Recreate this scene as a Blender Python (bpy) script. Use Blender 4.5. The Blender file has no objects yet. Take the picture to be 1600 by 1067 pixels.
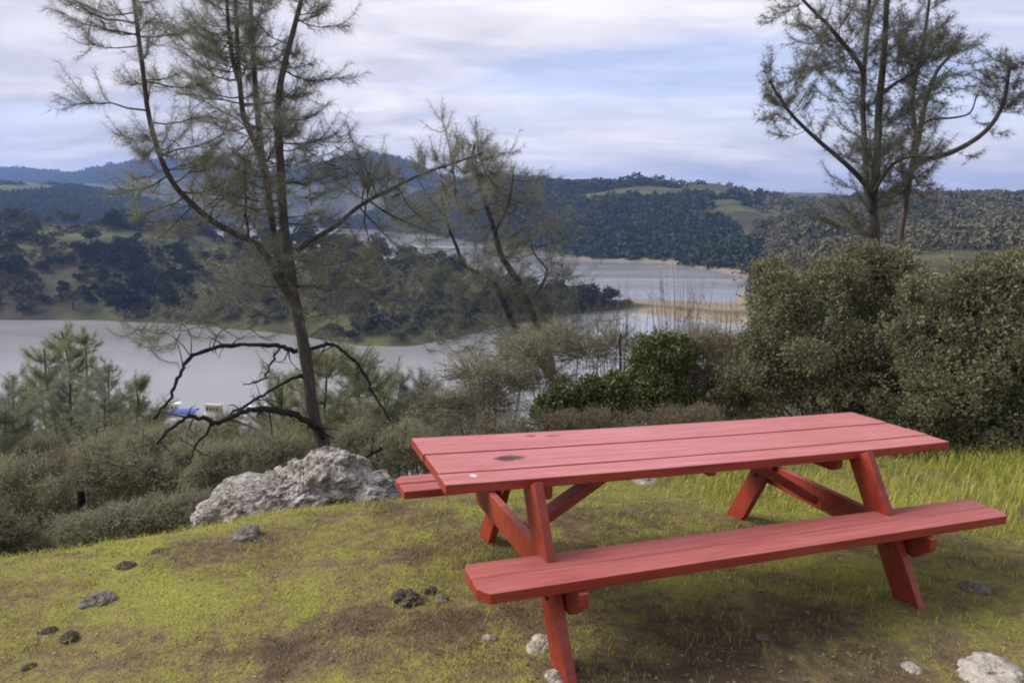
import bpy, bmesh, math, random
import numpy as np
from mathutils import Matrix, Vector

rng = np.random.default_rng(7)
random.seed(7)
S = bpy.context.scene
COL = S.collection
F = 1155.0
CAMZ = 1.77
PITCH = math.atan((533.5 - 305) / F)
CP, SP = math.cos(PITCH), math.sin(PITCH)
LAKE = -54.0

# ------------------------------------------------------------------ helpers
def ray(px, py):
    u = (px - 800) / F; v = (533.5 - py) / F
    d = np.array([u, CP + v * SP, -SP + v * CP])
    return d / d[1]

def at(px, py, d):
    p = ray(px, py) * d
    p[2] += CAMZ
    return p

def at_lake(px, py):
    r = ray(px, py)
    return at(px, py, (LAKE - CAMZ) / r[2])

def _h(ix, iy, iz):
    n = (ix * 374761393 + iy * 668265263 + iz * 2147483647 + 1013904223).astype(np.int64)
    n = (n ^ (n >> 13)) * 1274126177
    n = n & 0xffffffff
    n = n ^ (n >> 16)
    return (n & 0xffff) / 65535.0

def vnoise(P):
    P = np.asarray(P, float)
    I = np.floor(P).astype(np.int64); f = P - I
    f = f * f * (3 - 2 * f)
    r = 0
    for dx in (0, 1):
        wx = f[:, 0] if dx else 1 - f[:, 0]
        for dy in (0, 1):
            wy = f[:, 1] if dy else 1 - f[:, 1]
            for dz in (0, 1):
                wz = f[:, 2] if dz else 1 - f[:, 2]
                r = r + wx * wy * wz * _h(I[:, 0] + dx, I[:, 1] + dy, I[:, 2] + dz)
    return r * 2 - 1

def fbm(P, o=4, g=.5):
    P = np.asarray(P, float); a = 1; r = 0; s = 0
    for k in range(o):
        r = r + a * vnoise(P * 2 ** k + 17.3 * k); s += a; a *= g
    return r / s

class MB:
    def __init__(s): s.v = []; s.f = []; s.m = []; s.n = 0
    def add(s, V, Fc, mi=0):
        V = np.asarray(V, float); Fc = np.asarray(Fc, np.int64)
        if len(V) == 0: return
        s.v.append(V); s.f.append(Fc + s.n); s.m.append(np.full(len(Fc), mi)); s.n += len(V)
    def mesh(s, name, mats, smooth=False):
        me = bpy.data.meshes.new(name)
        V = np.concatenate(s.v)
        me.vertices.add(len(V)); me.vertices.foreach_set('co', V.ravel().astype(np.float32))
        loops = np.concatenate([f.ravel() for f in s.f])
        sizes = np.concatenate([np.full(len(f), f.shape[1]) for f in s.f])
        starts = np.concatenate([[0], np.cumsum(sizes)[:-1]])
        me.loops.add(len(loops)); me.loops.foreach_set('vertex_index', loops.astype(np.int32))
        me.polygons.add(len(sizes))
        me.polygons.foreach_set('loop_start', starts.astype(np.int32))
        me.polygons.foreach_set('material_index', np.concatenate(s.m).astype(np.int32))
        me.polygons.foreach_set('use_smooth', np.full(len(sizes), smooth))
        me.update(calc_edges=True); me.validate()
        for m in (mats if isinstance(mats, (list, tuple)) else [mats]): me.materials.append(m)
        return me
    def build(s, name, mats, parent=None, smooth=False, loc=None):
        if loc is not None:
            s.v = [np.concatenate(s.v) - np.asarray(loc)]
        o = bpy.data.objects.new(name, s.mesh(name, mats, smooth)); COL.objects.link(o)
        if loc is not None: o.location = loc
        if parent is not None: o.parent = parent
        return o

def tag(o, label=None, cat=None, group=None, kind=None):
    if label: o['label'] = label
    if cat: o['category'] = cat
    if group: o['group'] = group
    if kind: o['kind'] = kind
    return o

def empty(name, loc, label, cat, group=None):
    o = bpy.data.objects.new(name, None); COL.objects.link(o)
    o.location = loc; o.empty_display_size = .2
    return tag(o, label, cat, group)

def spline(P, n=6):
    P = np.asarray(P, float)
    if len(P) < 3:
        t = np.linspace(0, 1, n + 1)[:, None]
        return P[0] + (P[-1] - P[0]) * t
    Q = np.vstack([2 * P[0] - P[1], P, 2 * P[-1] - P[-2]])
    out = []
    for i in range(1, len(Q) - 2):
        for t in np.arange(n) / n:
            a, b, c, d = Q[i - 1], Q[i], Q[i + 1], Q[i + 2]
            out.append(.5 * (2 * b + (c - a) * t + (2 * a - 5 * b + 4 * c - d) * t ** 2 + (3 * b - a - 3 * c + d) * t ** 3))
    out.append(P[-1])
    return np.array(out)

def tube(P, R, sides=6, cap=True, wob=0.0):
    P = np.asarray(P, float); R = np.atleast_1d(np.asarray(R, float)); R = np.interp(np.linspace(0, 1, len(P)), np.linspace(0, 1, len(R)), R) if len(R) > 1 else np.full(len(P), R[0])
    T = np.gradient(P, axis=0); T /= np.linalg.norm(T, axis=1, keepdims=True) + 1e-12
    ref = np.array([0.31, 0.9, 0.17]) if abs(T[0] @ np.array([0, 0, 1])) > .7 else np.array([0, 0, 1.])
    U = np.cross(T, ref); U /= np.linalg.norm(U, axis=1, keepdims=True) + 1e-12
    W = np.cross(T, U)
    a = np.arange(sides) * 2 * np.pi / sides
    Rr = R[:, None] * np.ones((1, sides))
    if wob: Rr = Rr * (1 + wob * rng.uniform(-1, 1, Rr.shape))
    V = P[:, None, :] + Rr[..., None] * (np.cos(a)[None, :, None] * U[:, None, :] + np.sin(a)[None, :, None] * W[:, None, :])
    n = len(P)
    i, j = np.meshgrid(np.arange(n - 1), np.arange(sides), indexing='ij')
    j2 = (j + 1) % sides
    Fq = np.stack([i * sides + j, i * sides + j2, (i + 1) * sides + j2, (i + 1) * sides + j], -1).reshape(-1, 4)
    return V.reshape(-1, 3), Fq

def unit(V): return V / (np.linalg.norm(V, axis=-1, keepdims=True) + 1e-12)

def rand_dirs(n): return unit(rng.normal(size=(n, 3)))

def needles(P, D, n, L, w, spread=1.0, droop=.55):
    """thin pointed triangles leaving each point of P around its direction D"""
    P = np.repeat(P, n, 0); D = np.repeat(D, n, 0)
    d = unit(D + spread * rng.normal(size=P.shape) * .8 + np.array([0, 0, -droop]))
    l = L * rng.uniform(.6, 1.15, len(P))[:, None]
    s = unit(np.cross(d, rand_dirs(len(P)))) * w
    P = P + rng.normal(size=P.shape) * .01
    V = np.stack([P - s, P + s, P + d * l], 1).reshape(-1, 3)
    return V, np.arange(len(V)).reshape(-1, 3)

def leaves(P, L, w, up=.3, N=None):
    """small folded diamond leaves"""
    n = len(P)
    d = unit(rng.normal(size=(n, 3)) + np.array([0, 0, up]) + (0 if N is None else N * .8))
    s = unit(np.cross(d, rand_dirs(n)))
    nn = np.cross(d, s)
    l = L * rng.uniform(.4, 1.5, n)[:, None]; ww = w * rng.uniform(.7, 1.2, n)[:, None]
    V = np.stack([P, P + d * l * .5 + s * ww + nn * ww * .3, P + d * l, P + d * l * .5 - s * ww + nn * ww * .3], 1).reshape(-1, 3)
    return V, np.arange(len(V)).reshape(-1, 4)

def ico(sub):
    bm = bmesh.new(); bmesh.ops.create_icosphere(bm, subdivisions=sub, radius=1)
    V = np.array([v.co[:] for v in bm.verts]); Fc = np.array([[v.index for v in f.verts] for f in bm.faces]); bm.free()
    return V, Fc

# ------------------------------------------------------------------ materials
def mat(name):
    m = bpy.data.materials.new(name); m.use_nodes = True
    nt = m.node_tree
    return m, nt, nt.nodes['Principled BSDF']

def N(nt, t, **k):
    n = nt.nodes.new(t)
    for a, b in k.items():
        if a in n.inputs.keys() if isinstance(a, str) else False: n.inputs[a].default_value = b
        else: setattr(n, a, b)
    return n

def noise(nt, co, scale, detail=4, rough=.55, dist=0.):
    n = nt.nodes.new('ShaderNodeTexNoise'); n.inputs['Scale'].default_value = scale
    n.inputs['Detail'].default_value = detail; n.inputs['Roughness'].default_value = rough; n.inputs['Distortion'].default_value = dist
    if co is not None: nt.links.new(co, n.inputs['Vector'])
    return n.outputs['Fac']

def ramp(nt, fac, stops, interp='LINEAR'):
    r = nt.nodes.new('ShaderNodeValToRGB'); r.color_ramp.interpolation = interp
    e = r.color_ramp.elements
    while len(e) < len(stops): e.new(.5)
    for k, (p, c) in zip(e, stops):
        k.position = p; k.color = (*c, 1) if len(c) == 3 else c
    nt.links.new(fac, r.inputs['Fac'])
    return r.outputs['Color']

def mix(nt, fac, a, b, mode='MIX'):
    m = nt.nodes.new('ShaderNodeMix'); m.data_type = 'RGBA'; m.blend_type = mode
    for s, i in ((fac, 0), (a, 6), (b, 7)):
        if isinstance(s, (int, float)): m.inputs[i].default_value = s
        elif isinstance(s, tuple): m.inputs[i].default_value = (*s, 1)
        else: nt.links.new(s, m.inputs[i])
    return m.outputs[2]

def math_(nt, op, a, b=0.0, clamp=False):
    m = nt.nodes.new('ShaderNodeMath'); m.operation = op; m.use_clamp = clamp
    for i, s in enumerate((a, b)):
        if isinstance(s, (int, float)): m.inputs[i].default_value = s
        else: nt.links.new(s, m.inputs[i])
    return m.outputs[0]

def coord(nt, which='Object', scale=None):
    c = nt.nodes.new('ShaderNodeTexCoord').outputs[which]
    if scale is not None:
        mp = nt.nodes.new('ShaderNodeMapping'); mp.inputs['Scale'].default_value = scale
        nt.links.new(c, mp.inputs['Vector']); c = mp.outputs[0]
    return c

def bump(nt, b, h, strength, dist):
    n = nt.nodes.new('ShaderNodeBump'); n.inputs['Strength'].default_value = strength; n.inputs['Distance'].default_value = dist
    nt.links.new(h, n.inputs['Height']); nt.links.new(n.outputs[0], b.inputs['Normal'])

def G(g, *c): return tuple(x * g for x in c)

def leaf_mat(name, stops, rough=.6, trans=.0, scale=1.5, spec=.3):
    """foliage: colour varies from leaf to leaf and in slow patches"""
    m, nt, b = mat(name)
    geo = nt.nodes.new('ShaderNodeNewGeometry')
    co = coord(nt)
    f = math_(nt, 'ADD', math_(nt, 'MULTIPLY', geo.outputs['Random Per Island'], .65), math_(nt, 'MULTIPLY', noise(nt, co, scale, 3), .5))
    c = ramp(nt, math_(nt, 'SUBTRACT', f, .08, True), stops)
    nt.links.new(c, b.inputs['Base Color'])
    b.inputs['Roughness'].default_value = rough
    b.inputs['Specular IOR Level'].default_value = spec
    if trans:
        tr = nt.nodes.new('ShaderNodeBsdfTranslucent'); nt.links.new(c, tr.inputs['Color'])
        ms = nt.nodes.new('ShaderNodeMixShader'); ms.inputs[0].default_value = trans
        nt.links.new(b.outputs[0], ms.inputs[1]); nt.links.new(tr.outputs[0], ms.inputs[2])
        nt.links.new(ms.outputs[0], nt.nodes['Material Output'].inputs['Surface'])
    return m

def bark_mat(name, a, b_, c_, sc=1.0):
    m, nt, b = mat(name)
    co = coord(nt, 'Object', (14 * sc, 14 * sc, 4 * sc))
    n1 = noise(nt, co, 2.2, 6, .65, .4)
    n2 = noise(nt, coord(nt), 1.3, 3)
    c = mix(nt, n2, ramp(nt, n1, [(.3, a), (.5, b_), (.75, c_)]), b_)
    nt.links.new(c, b.inputs['Base Color']); b.inputs['Roughness'].default_value = .9
    b.inputs['Specular IOR Level'].default_value = .15
    bump(nt, b, n1, .8, .02)
    return m

# ------------------------------------------------------------------ terrain
ROT = np.array(Matrix.Rotation(np.linalg.norm([-0.0629, 0.0451, 0.3728]), 3, Vector((-0.0629, 0.0451, 0.3728)).normalized()))
TPOS = np.array([0.9855, 3.8405, -2.072 + CAMZ])

EDGE_X = [-30, -8, -6, -4, -2.8, -2.0, -1.3, -.8, .5, 1, 3.5, 8, 30]
EDGE_Y = [-1, 1.4, 2.2, 3.0, 3.5, 4.05, 4.6, 4.9, 5.6, 5.9, 6.2, 6.2, 8]
def near(x, y, fine=True):
    x = np.asarray(x, float); y = np.asarray(y, float)
    ye = np.interp(x, EDGE_X, EDGE_Y)
    yc = np.minimum(y, ye + .5)
    xl = np.clip(x, -8, 9)
    z = -.30 - .032 * (xl - .986) - .07 * (np.minimum(yc, 3.7) - 3.84) - .125 * np.maximum(yc - 3.7, 0)
    z = z - .05 * np.maximum(-xl - 1.5, 0)
    s = np.maximum(y - ye, 0)
    k = np.interp(x / np.maximum(y, 1), [.25, .55], [.6, .32])
    z = z - np.where(s < 1.2, k * s * s / 2.4, k * (s - .6))
    if fine:
        P = np.stack([x, y, np.zeros_like(x)], -1).reshape(-1, 3)
        z = z + (.05 * fbm(P * .7 + 3, 3) + .022 * fbm(P * 3.1 + 9, 3) + .009 * fbm(P * 11, 2)).reshape(x.shape) * np.clip(1.6 - s * .1, .6, 1)
    return z

# rows of control points: (pixel x, depth y, z)
def row(pts, mode):
    out = []
    for p in pts:
        if mode == 'lake':                 # shoreline seen at that pixel
            w = at_lake(p[0], p[1])
        else:
            w = at(p[0], p[1], p[2])
        out.append((w[0] / w[1], w[1], w[2]))
    return np.array(out)

TA = np.linspace(-1.5, 1.5, 420)
def lay(arr):
    o = np.argsort(arr[:, 0]); a = arr[o]
    return np.interp(TA, a[:, 0], a[:, 1]), np.interp(TA, a[:, 0], a[:, 2])

def T(px): return (px - 800) / F / 1.02
def raw(*pts): return np.array([(T(p[0]), p[1], p[2]) for p in pts])

layers = []
def key_near(d):
    layers.append((np.full(len(TA), float(d)), near(TA * d, np.full(len(TA), float(d)), False)))
for d in (6, 8, 10, 14, 20, 30, 45): key_near(d)
layers.append(lay(raw((-900, 95, -50), (0, 105, LAKE - 1.5), (300, 110, LAKE - 1.5), (700, 115, LAKE - 1.5), (1090, 118, LAKE - 1), (1190, 120, -40), (1300, 110, -31), (1700, 110, -30), (2600, 90, -26))))
layers.append(lay(raw((-900, 150, -50), (-300, 150, LAKE - 3), (0, 140, LAKE - 6), (1090, 160, LAKE - 6), (1190, 180, -47), (1300, 170, -39), (1700, 170, -35), (2600, 150, -28))))
# near shore of the peninsula
sh = row([(-300, 480), (0, 500), (150, 500), (300, 507), (450, 522), (560, 540), (640, 541), (700, 530), (800, 508), (900, 490), (960, 484), (1040, 492), (1120, 502), (1170, 505)], 'lake')
def off(a, dd, dz):
    b = a.copy(); b[:, 1] += dd; b[:, 2] += dz; return b
right = raw((1230, 240, -43), (1300, 240, -38), (1700, 240, -34), (2600, 220, -26))
layers.append(lay(np.vstack([off(sh, -18, -4), right])))
layers.append(lay(np.vstack([off(sh, 0, 0.1), off(right, 14, 1)])))
layers.append(lay(np.vstack([off(sh, 14, 4.0) * 1, off(right, 26, 2)])))
# crest of the peninsula, ground only
cr = row([(-500, 290, 470), (0, 348, 470), (130, 350, 470), (260, 362, 470), (380, 368, 460), (480, 378, 445), (560, 392, 425), (640, 410, 410), (720, 432, 405), (800, 452, 400), (870, 466, 395), (930, 474, 392), (990, 468, 392), (1060, 472, 380), (1120, 476, 372), (1165, 478, 365)], 'px')
m1 = cr.copy(); shi = np.interp(cr[:, 0], sh[:, 0], sh[:, 1])
m1[:, 1] = shi + (cr[:, 1] - shi) * .5; m1[:, 2] = LAKE + (cr[:, 2] - LAKE) * .62
layers.append(lay(np.vstack([m1, row([(1230, 440, 320), (1400, 400, 320), (1700, 380, 320), (2600, 330, 320)], 'px')])))
layers.append(lay(np.vstack([cr, row([(1230, 420, 400), (1300, 385, 400), (1450, 360, 400), (1700, 355, 400), (2600, 300, 400)], 'px')])))
layers.append(lay(np.vstack([raw((-700, 640, -5), (0, 600, -20), (240, 580, -38), (330, 540, LAKE + 3), (400, 520, LAKE - 1), (560, 480, LAKE - 1), (800, 430, LAKE - 1), (1160, 400, LAKE - 1)), row([(1230, 395, 460), (1400, 345, 480), (1700, 335, 480), (2600, 280, 480)], 'px')])))
layers.append(lay(np.vstack([raw((-700, 720, -5), (0, 720, -30), (200, 700, -48), (300, 640, LAKE - 4), (400, 600, LAKE - 6), (560, 540, LAKE - 6), (800, 480, LAKE - 6), (1060, 450, LAKE - 6), (1160, 430, LAKE - 4)), row([(1230, 380, 500), (1400, 325, 560), (1700, 320, 560), (2600, 280, 560)], 'px')])))
# far shore
fs = row([(330, 349), (380, 353), (480, 357), (560, 358), (650, 366), (760, 382), (830, 392), (900, 404), (960, 407), (1040, 410), (1080, 416), (1170, 432)], 'lake')
layers.append(lay(np.vstack([raw((-700, 860, -10), (0, 860, -30), (200, 860, -40), (300, 1000, LAKE - 2)), off(fs, -25, -4), row([(1230, 350, 600), (1400, 312, 640), (1700, 308, 640), (2600, 280, 640)], 'px')])))
layers.append(lay(np.vstack([raw((-700, 900, -6), (0, 900, -25), (200, 900, -30), (300, 1050, LAKE + 3)), off(fs, 0, .1), row([(1230, 338, 650), (1400, 306, 690), (1700, 305, 690), (2600, 280, 690)], 'px')])))
fs2 = off(fs, 30, 7)
layers.append(lay(np.vstack([raw((-700, 960, 0), (0, 960, -15), (200, 960, -18), (300, 1120, -40)), fs2, row([(1230, 330, 700), (1400, 303, 730), (1700, 303, 730), (2600, 280, 730)], 'px')])))
# middle ridge
rj = row([(-700, 280, 1250), (0, 292, 1250), (100, 296, 1250), (180, 312, 1300), (300, 330, 1450), (400, 340, 1550), (500, 345, 1600), (560, 343, 1550), (610, 318, 1450), (650, 300, 1400), (700, 286, 1350), (745, 275, 1300), (800, 275, 1250), (850, 280, 1200), (900, 288, 1150), (940, 283, 1150), (985, 277, 1150), (1015, 277, 1150), (1055, 289, 1100), (1100, 286, 1050), (1150, 292, 980), (1200, 300, 900), (1250, 303, 880), (1300, 305, 880), (1400, 299, 880), (1500, 294, 880), (1560, 296, 880), (1640, 302, 880), (1800, 290, 900), (2600, 270, 900)], 'px')
lo = np.array([np.interp(rj[:, 0], fs2[:, 0], fs2[:, 1]), np.interp(rj[:, 0], fs2[:, 0], fs2[:, 2])])
mj = rj.copy(); inn = (rj[:, 0] > T(500)) & (rj[:, 0] < T(1170))
mj[:, 1] = np.where(inn, lo[0] + (rj[:, 1] - lo[0]) * .5, rj[:, 1] * .9)
mj[:, 2] = np.where(inn, lo[1] + (rj[:, 2] - lo[1]) * .62, rj[:, 2] - 12)
layers.append(lay(mj)); layers.append(lay(rj))
b = rj.copy(); b[:, 1] += 350; b[:, 2] = np.minimum(b[:, 2] - 45, -20); layers.append(lay(b))
# far range
rm = row([(-900, 250, 3300), (0, 262, 3300), (70, 268, 3200), (130, 273, 3000), (175, 259, 2900), (225, 252, 2800), (300, 247, 2800), (345, 250, 2800), (400, 268, 2800), (450, 266, 2700), (500, 256, 2600), (545, 243, 2600), (600, 243, 2600), (640, 255, 2600), (665, 268, 2600), (720, 285, 2600), (900, 300, 2600), (1400, 304, 2600), (2600, 290, 2600)], 'px')
b = rm.copy(); b[:, 1] -= 500; b[:, 2] = np.minimum(b[:, 2] * .45 - 10, b[:, 2]); layers.append(lay(b)); layers.append(lay(rm))
b = rm.copy(); b[:, 1] += 900; b[:, 2] -= 160; layers.append(lay(b))
b = rm.copy(); b[:, 1] = 6500; b[:, 2] = -170; layers.append(lay(b))

LY = np.array([l[0] for l in layers]); LZ = np.array([l[1] for l in layers])
LY = np.maximum.accumulate(LY + np.arange(len(LY))[:, None] * 1e-3, 0)
YR = np.concatenate([np.geomspace(6, 150, 90), np.geomspace(153, 1700, 230), np.geomspace(1720, 6500, 70)])
HZ = np.empty((len(YR), len(TA)))
for c in range(len(TA)): HZ[:, c] = np.interp(YR, LY[:, c], LZ[:, c])
base = HZ.copy()
for _ in range(3):
    q = np.pad(HZ, ((1, 1), (0, 0)), 'edge'); HZ = (q[:-2] + 2 * q[1:-1] + q[2:]) / 4
for _ in range(2):
    q = np.pad(HZ, ((0, 0), (1, 1)), 'edge'); HZ = (q[:, :-2] + 2 * q[:, 1:-1] + q[:, 2:]) / 4
yy, tt = np.meshgrid(YR, TA, indexing='ij'); xx = yy * tt
P = np.stack([xx, yy, 0 * xx], -1).reshape(-1, 3)
nz = (fbm(P / 160, 4) * 9 + fbm(P / 45 + 5, 4) * 3.0).reshape(xx.shape)
rg = (1 - np.abs(fbm(P / 330 + 2, 3))).reshape(xx.shape)        # gullies on the big slopes
amp = np.clip((HZ - LAKE) / 26, 0, 1) * np.clip((yy - 120) / 250, 0, 1)
farw = np.clip((yy - 900) / 1200, 0, 1)
HZ = HZ + nz * amp * (1 + 1.2 * farw) * np.where(yy < 900, .45, .7) - (rg - .75) * 26 * amp * np.clip((yy - 700) / 500, 0, 1)
nearz = near(xx, yy, False); w = np.clip((60 - yy) / 20, 0, 1)
HZ = HZ * (1 - w) + (nearz - .12 + .25 * (fbm(P / 3.0, 3).reshape(xx.shape)) * np.clip((yy - 8) / 8, 0, 1)) * w
def terr(x, y):
    x = np.asarray(x, float); y = np.asarray(y, float)
    t = x / np.maximum(y, 1e-3)
    fi = np.interp(y, YR, np.arange(len(YR))); fj = np.interp(t, TA, np.arange(len(TA)))
    i = np.minimum(fi.astype(int), len(YR) - 2); j = np.minimum(fj.astype(int), len(TA) - 2)
    a = fi - i; b = fj - j
    return HZ[i, j] * (1 - a) * (1 - b) + HZ[i + 1, j] * a * (1 - b) + HZ[i, j + 1] * (1 - a) * b + HZ[i + 1, j + 1] * a * b
def gz(x, y):
    return float(near(np.array([x]), np.array([y]))[0]) if y < 8.6 else float(terr(np.array([x]), np.array([y]))[0])

def grid_mesh(X, Y, Z):
    n, m = X.shape
    V = np.stack([X, Y, Z], -1).reshape(-1, 3)
    i, j = np.meshgrid(np.arange(n - 1), np.arange(m - 1), indexing='ij')
    Fq = np.stack([i * m + j, i * m + j + 1, (i + 1) * m + j + 1, (i + 1) * m + j], -1).reshape(-1, 4)
    return V, Fq

# ground material: moss, yellow-green turf, brown litter
PATCHES = [(-.75, 3.05, 1.1, .28, .25, -.16), (-.35, 4.0, .8, .35, .1, -.10), (-1.5, 3.5, .6, .4, 0, .22), (-2.0, 3.1, .8, .5, 0, .12), (-1.6, 2.5, .5, .25, .3, .16), (1.3, 2.9, .9, .4, 0, -.06), (.5, 4.6, .7, .4, 0, -.10), (-.6, 2.5, .4, .3, 0, .10), (.6, 5.6, 1.2, .6, 0, .2), (2.6, 5.4, 1.6, 1.2, 0, .14)]
def ground_nodes(nt, co):
    big = noise(nt, co, .75, 4, .6, .6); med = noise(nt, co, 3.4, 6, .7, .5); clump = noise(nt, co, 9, 4, .7, .4); fine = noise(nt, co, 16, 5, .7); vf = noise(nt, co, 60, 3, .7)
    f = math_(nt, 'ADD', math_(nt, 'MULTIPLY', big, .42), math_(nt, 'ADD', math_(nt, 'MULTIPLY', med, .36), math_(nt, 'MULTIPLY', clump, .22)))
    sep = nt.nodes.new('ShaderNodeSeparateXYZ'); nt.links.new(co, sep.inputs[0])
    # trodden, littered ground round the table: bare towards +x, and a worn strip
    tx = math_(nt, 'MULTIPLY', math_(nt, 'SUBTRACT', sep.outputs[0], .95), .55); ty = math_(nt, 'MULTIPLY', math_(nt, 'SUBTRACT', sep.outputs[1], 2.75), .95)
    r = math_(nt, 'SQRT', math_(nt, 'ADD', math_(nt, 'MULTIPLY', tx, tx), math_(nt, 'MULTIPLY', ty, ty)))
    worn = math_(nt, 'MULTIPLY', math_(nt, 'SUBTRACT', 1.0, r, True), .08)
    f = math_(nt, 'SUBTRACT', f, worn)
    f = math_(nt, 'ADD', math_(nt, 'MULTIPLY', math_(nt, 'SUBTRACT', f, .5), 1.9), .49)
    for (cx, cy, rx, ry, ang, k) in PATCHES:
        ca, sa = math.cos(ang), math.sin(ang)
        dx = math_(nt, 'SUBTRACT', sep.outputs[0], cx); dy = math_(nt, 'SUBTRACT', sep.outputs[1], cy)
        u = math_(nt, 'ADD', math_(nt, 'MULTIPLY', dx, ca / rx), math_(nt, 'MULTIPLY', dy, sa / rx)); v = math_(nt, 'ADD', math_(nt, 'MULTIPLY', dx, -sa / ry), math_(nt, 'MULTIPLY', dy, ca / ry))
        rr = math_(nt, 'ADD', math_(nt, 'SQRT', math_(nt, 'ADD', math_(nt, 'MULTIPLY', u, u), math_(nt, 'MULTIPLY', v, v))), math_(nt, 'MULTIPLY', math_(nt, 'SUBTRACT', med, .5), 2.0))
        f = math_(nt, 'ADD', f, math_(nt, 'MULTIPLY', math_(nt, 'SUBTRACT', 1.0, rr, True), k))
    return f, med, fine, vf

gm, nt, b = mat('turf_and_litter')
co = coord(nt)
f, med, fine, vf = ground_nodes(nt, co)
f2 = math_(nt, 'ADD', math_(nt, 'MULTIPLY', f, .76), math_(nt, 'MULTIPLY', fine, .30))
c = ramp(nt, f2, [(.34, (.09, .065, .042)), (.45, (.20, .15, .088)), (.53, (.30, .26, .09)), (.60, (.35, .35, .075)), (.70, (.40, .41, .07)), (.8, (.46, .38, .11))])
c = mix(nt, math_(nt, 'MULTIPLY', vf, .9), c, (.09, .07, .04), 'MIX')
sp = ramp(nt, vf, [(.66, (0, 0, 0)), (.74, (1, 1, 1))]); c = mix(nt, math_(nt, 'MULTIPLY', sp, .35), c, (.3, .25, .18))
nt.links.new(c, b.inputs['Base Color']); b.inputs['Roughness'].default_value = .95; b.inputs['Specular IOR Level'].default_value = .1
bump(nt, b, math_(nt, 'ADD', fine, vf), .9, .025)

xs = np.linspace(-18, 20, 460); ys = np.linspace(-7, 9.2, 230)
X, Y = np.meshgrid(xs, ys, indexing='xy'); Z = near(X, Y)
mb = MB(); mb.add(*grid_mesh(X, Y, Z)); tag(mb.build('ground', gm, smooth=True), kind='structure')

hm, nt, b = mat('hill_ground')
co = coord(nt)
n1 = noise(nt, co, .012, 6, .65, .3); n2 = noise(nt, co, .07, 6, .7); n3 = noise(nt, co, .6, 4, .7)
grass = ramp(nt, n2, [(.3, (.06, .066, .03)), (.5, (.12, .13, .052)), (.7, (.17, .162, .08))])
brush = ramp(nt, n2, [(.3, (.03, .033, .024)), (.55, (.07, .063, .042)), (.75, (.10, .085, .06))])
c = mix(nt, ramp(nt, n1, [(.44, (0, 0, 0)), (.56, (1, 1, 1))]), brush, grass)
c = mix(nt, math_(nt, 'MULTIPLY', n3, .5), c, (.03, .03, .02))
geo = nt.nodes.new('ShaderNodeNewGeometry'); sep = nt.nodes.new('ShaderNodeSeparateXYZ'); nt.links.new(geo.outputs['Position'], sep.inputs[0])
spit = nt.nodes.new('ShaderNodeMapRange'); spit.inputs[1].default_value = 50; spit.inputs[2].default_value = 70; spit.inputs[3].default_value = 1.6; spit.inputs[4].default_value = -1.5
nt.links.new(sep.outputs[0], spit.inputs[0])
zz = math_(nt, 'ADD', sep.outputs[2], math_(nt, 'ADD', spit.outputs[0], math_(nt, 'MULTIPLY', n2, 1.6)))
mr = nt.nodes.new('ShaderNodeMapRange'); mr.inputs[1].default_value = LAKE + .9; mr.inputs[2].default_value = LAKE + 2.2; mr.inputs[3].default_value = 1; mr.inputs[4].default_value = 0
nt.links.new(zz, mr.inputs[0])
c = mix(nt, mr.outputs[0], c, ramp(nt, n3, [(.3, (.16, .13, .09)), (.7, (.30, .25, .18))]))
nt.links.new(c, b.inputs['Base Color']); b.inputs['Roughness'].default_value = 1; b.inputs['Specular IOR Level'].default_value = 0.05
bump(nt, b, n2, .6, 3.0)
mb = MB(); k0 = np.searchsorted(YR, 8.6)
mb.add(*grid_mesh(xx[k0:], yy[k0:], HZ[k0:])); tag(mb.build('hills', hm, smooth=True), kind='structure')

wm, nt, b = mat('lake_water')
co = coord(nt)
b.inputs['Base Color'].default_value = (.24, .245, .25, 1)
b.inputs['Roughness'].default_value = .09; b.inputs['IOR'].default_value = 1.33
w1 = noise(nt, coord(nt, 'Object', (.35, 1, 1)), .5, 5, .6); bump(nt, b, w1, .28, .3)
wr = noise(nt, coord(nt, 'Object', (.004, .016, 1)), 1.0, 5, .6, .6); mr = nt.nodes.new('ShaderNodeMapRange'); mr.inputs[1].default_value = .38; mr.inputs[2].default_value = .62; mr.inputs[3].default_value = .05; mr.inputs[4].default_value = .24; nt.links.new(wr, mr.inputs[0]); nt.links.new(mr.outputs[0], b.inputs['Roughness'])
X, Y = np.meshgrid(np.linspace(-2600, 2600, 30), np.linspace(60, 2600, 30)); mb = MB(); mb.add(*grid_mesh(X, Y, X * 0 + LAKE))
tag(mb.build('lake_water', wm), kind='structure')

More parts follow.
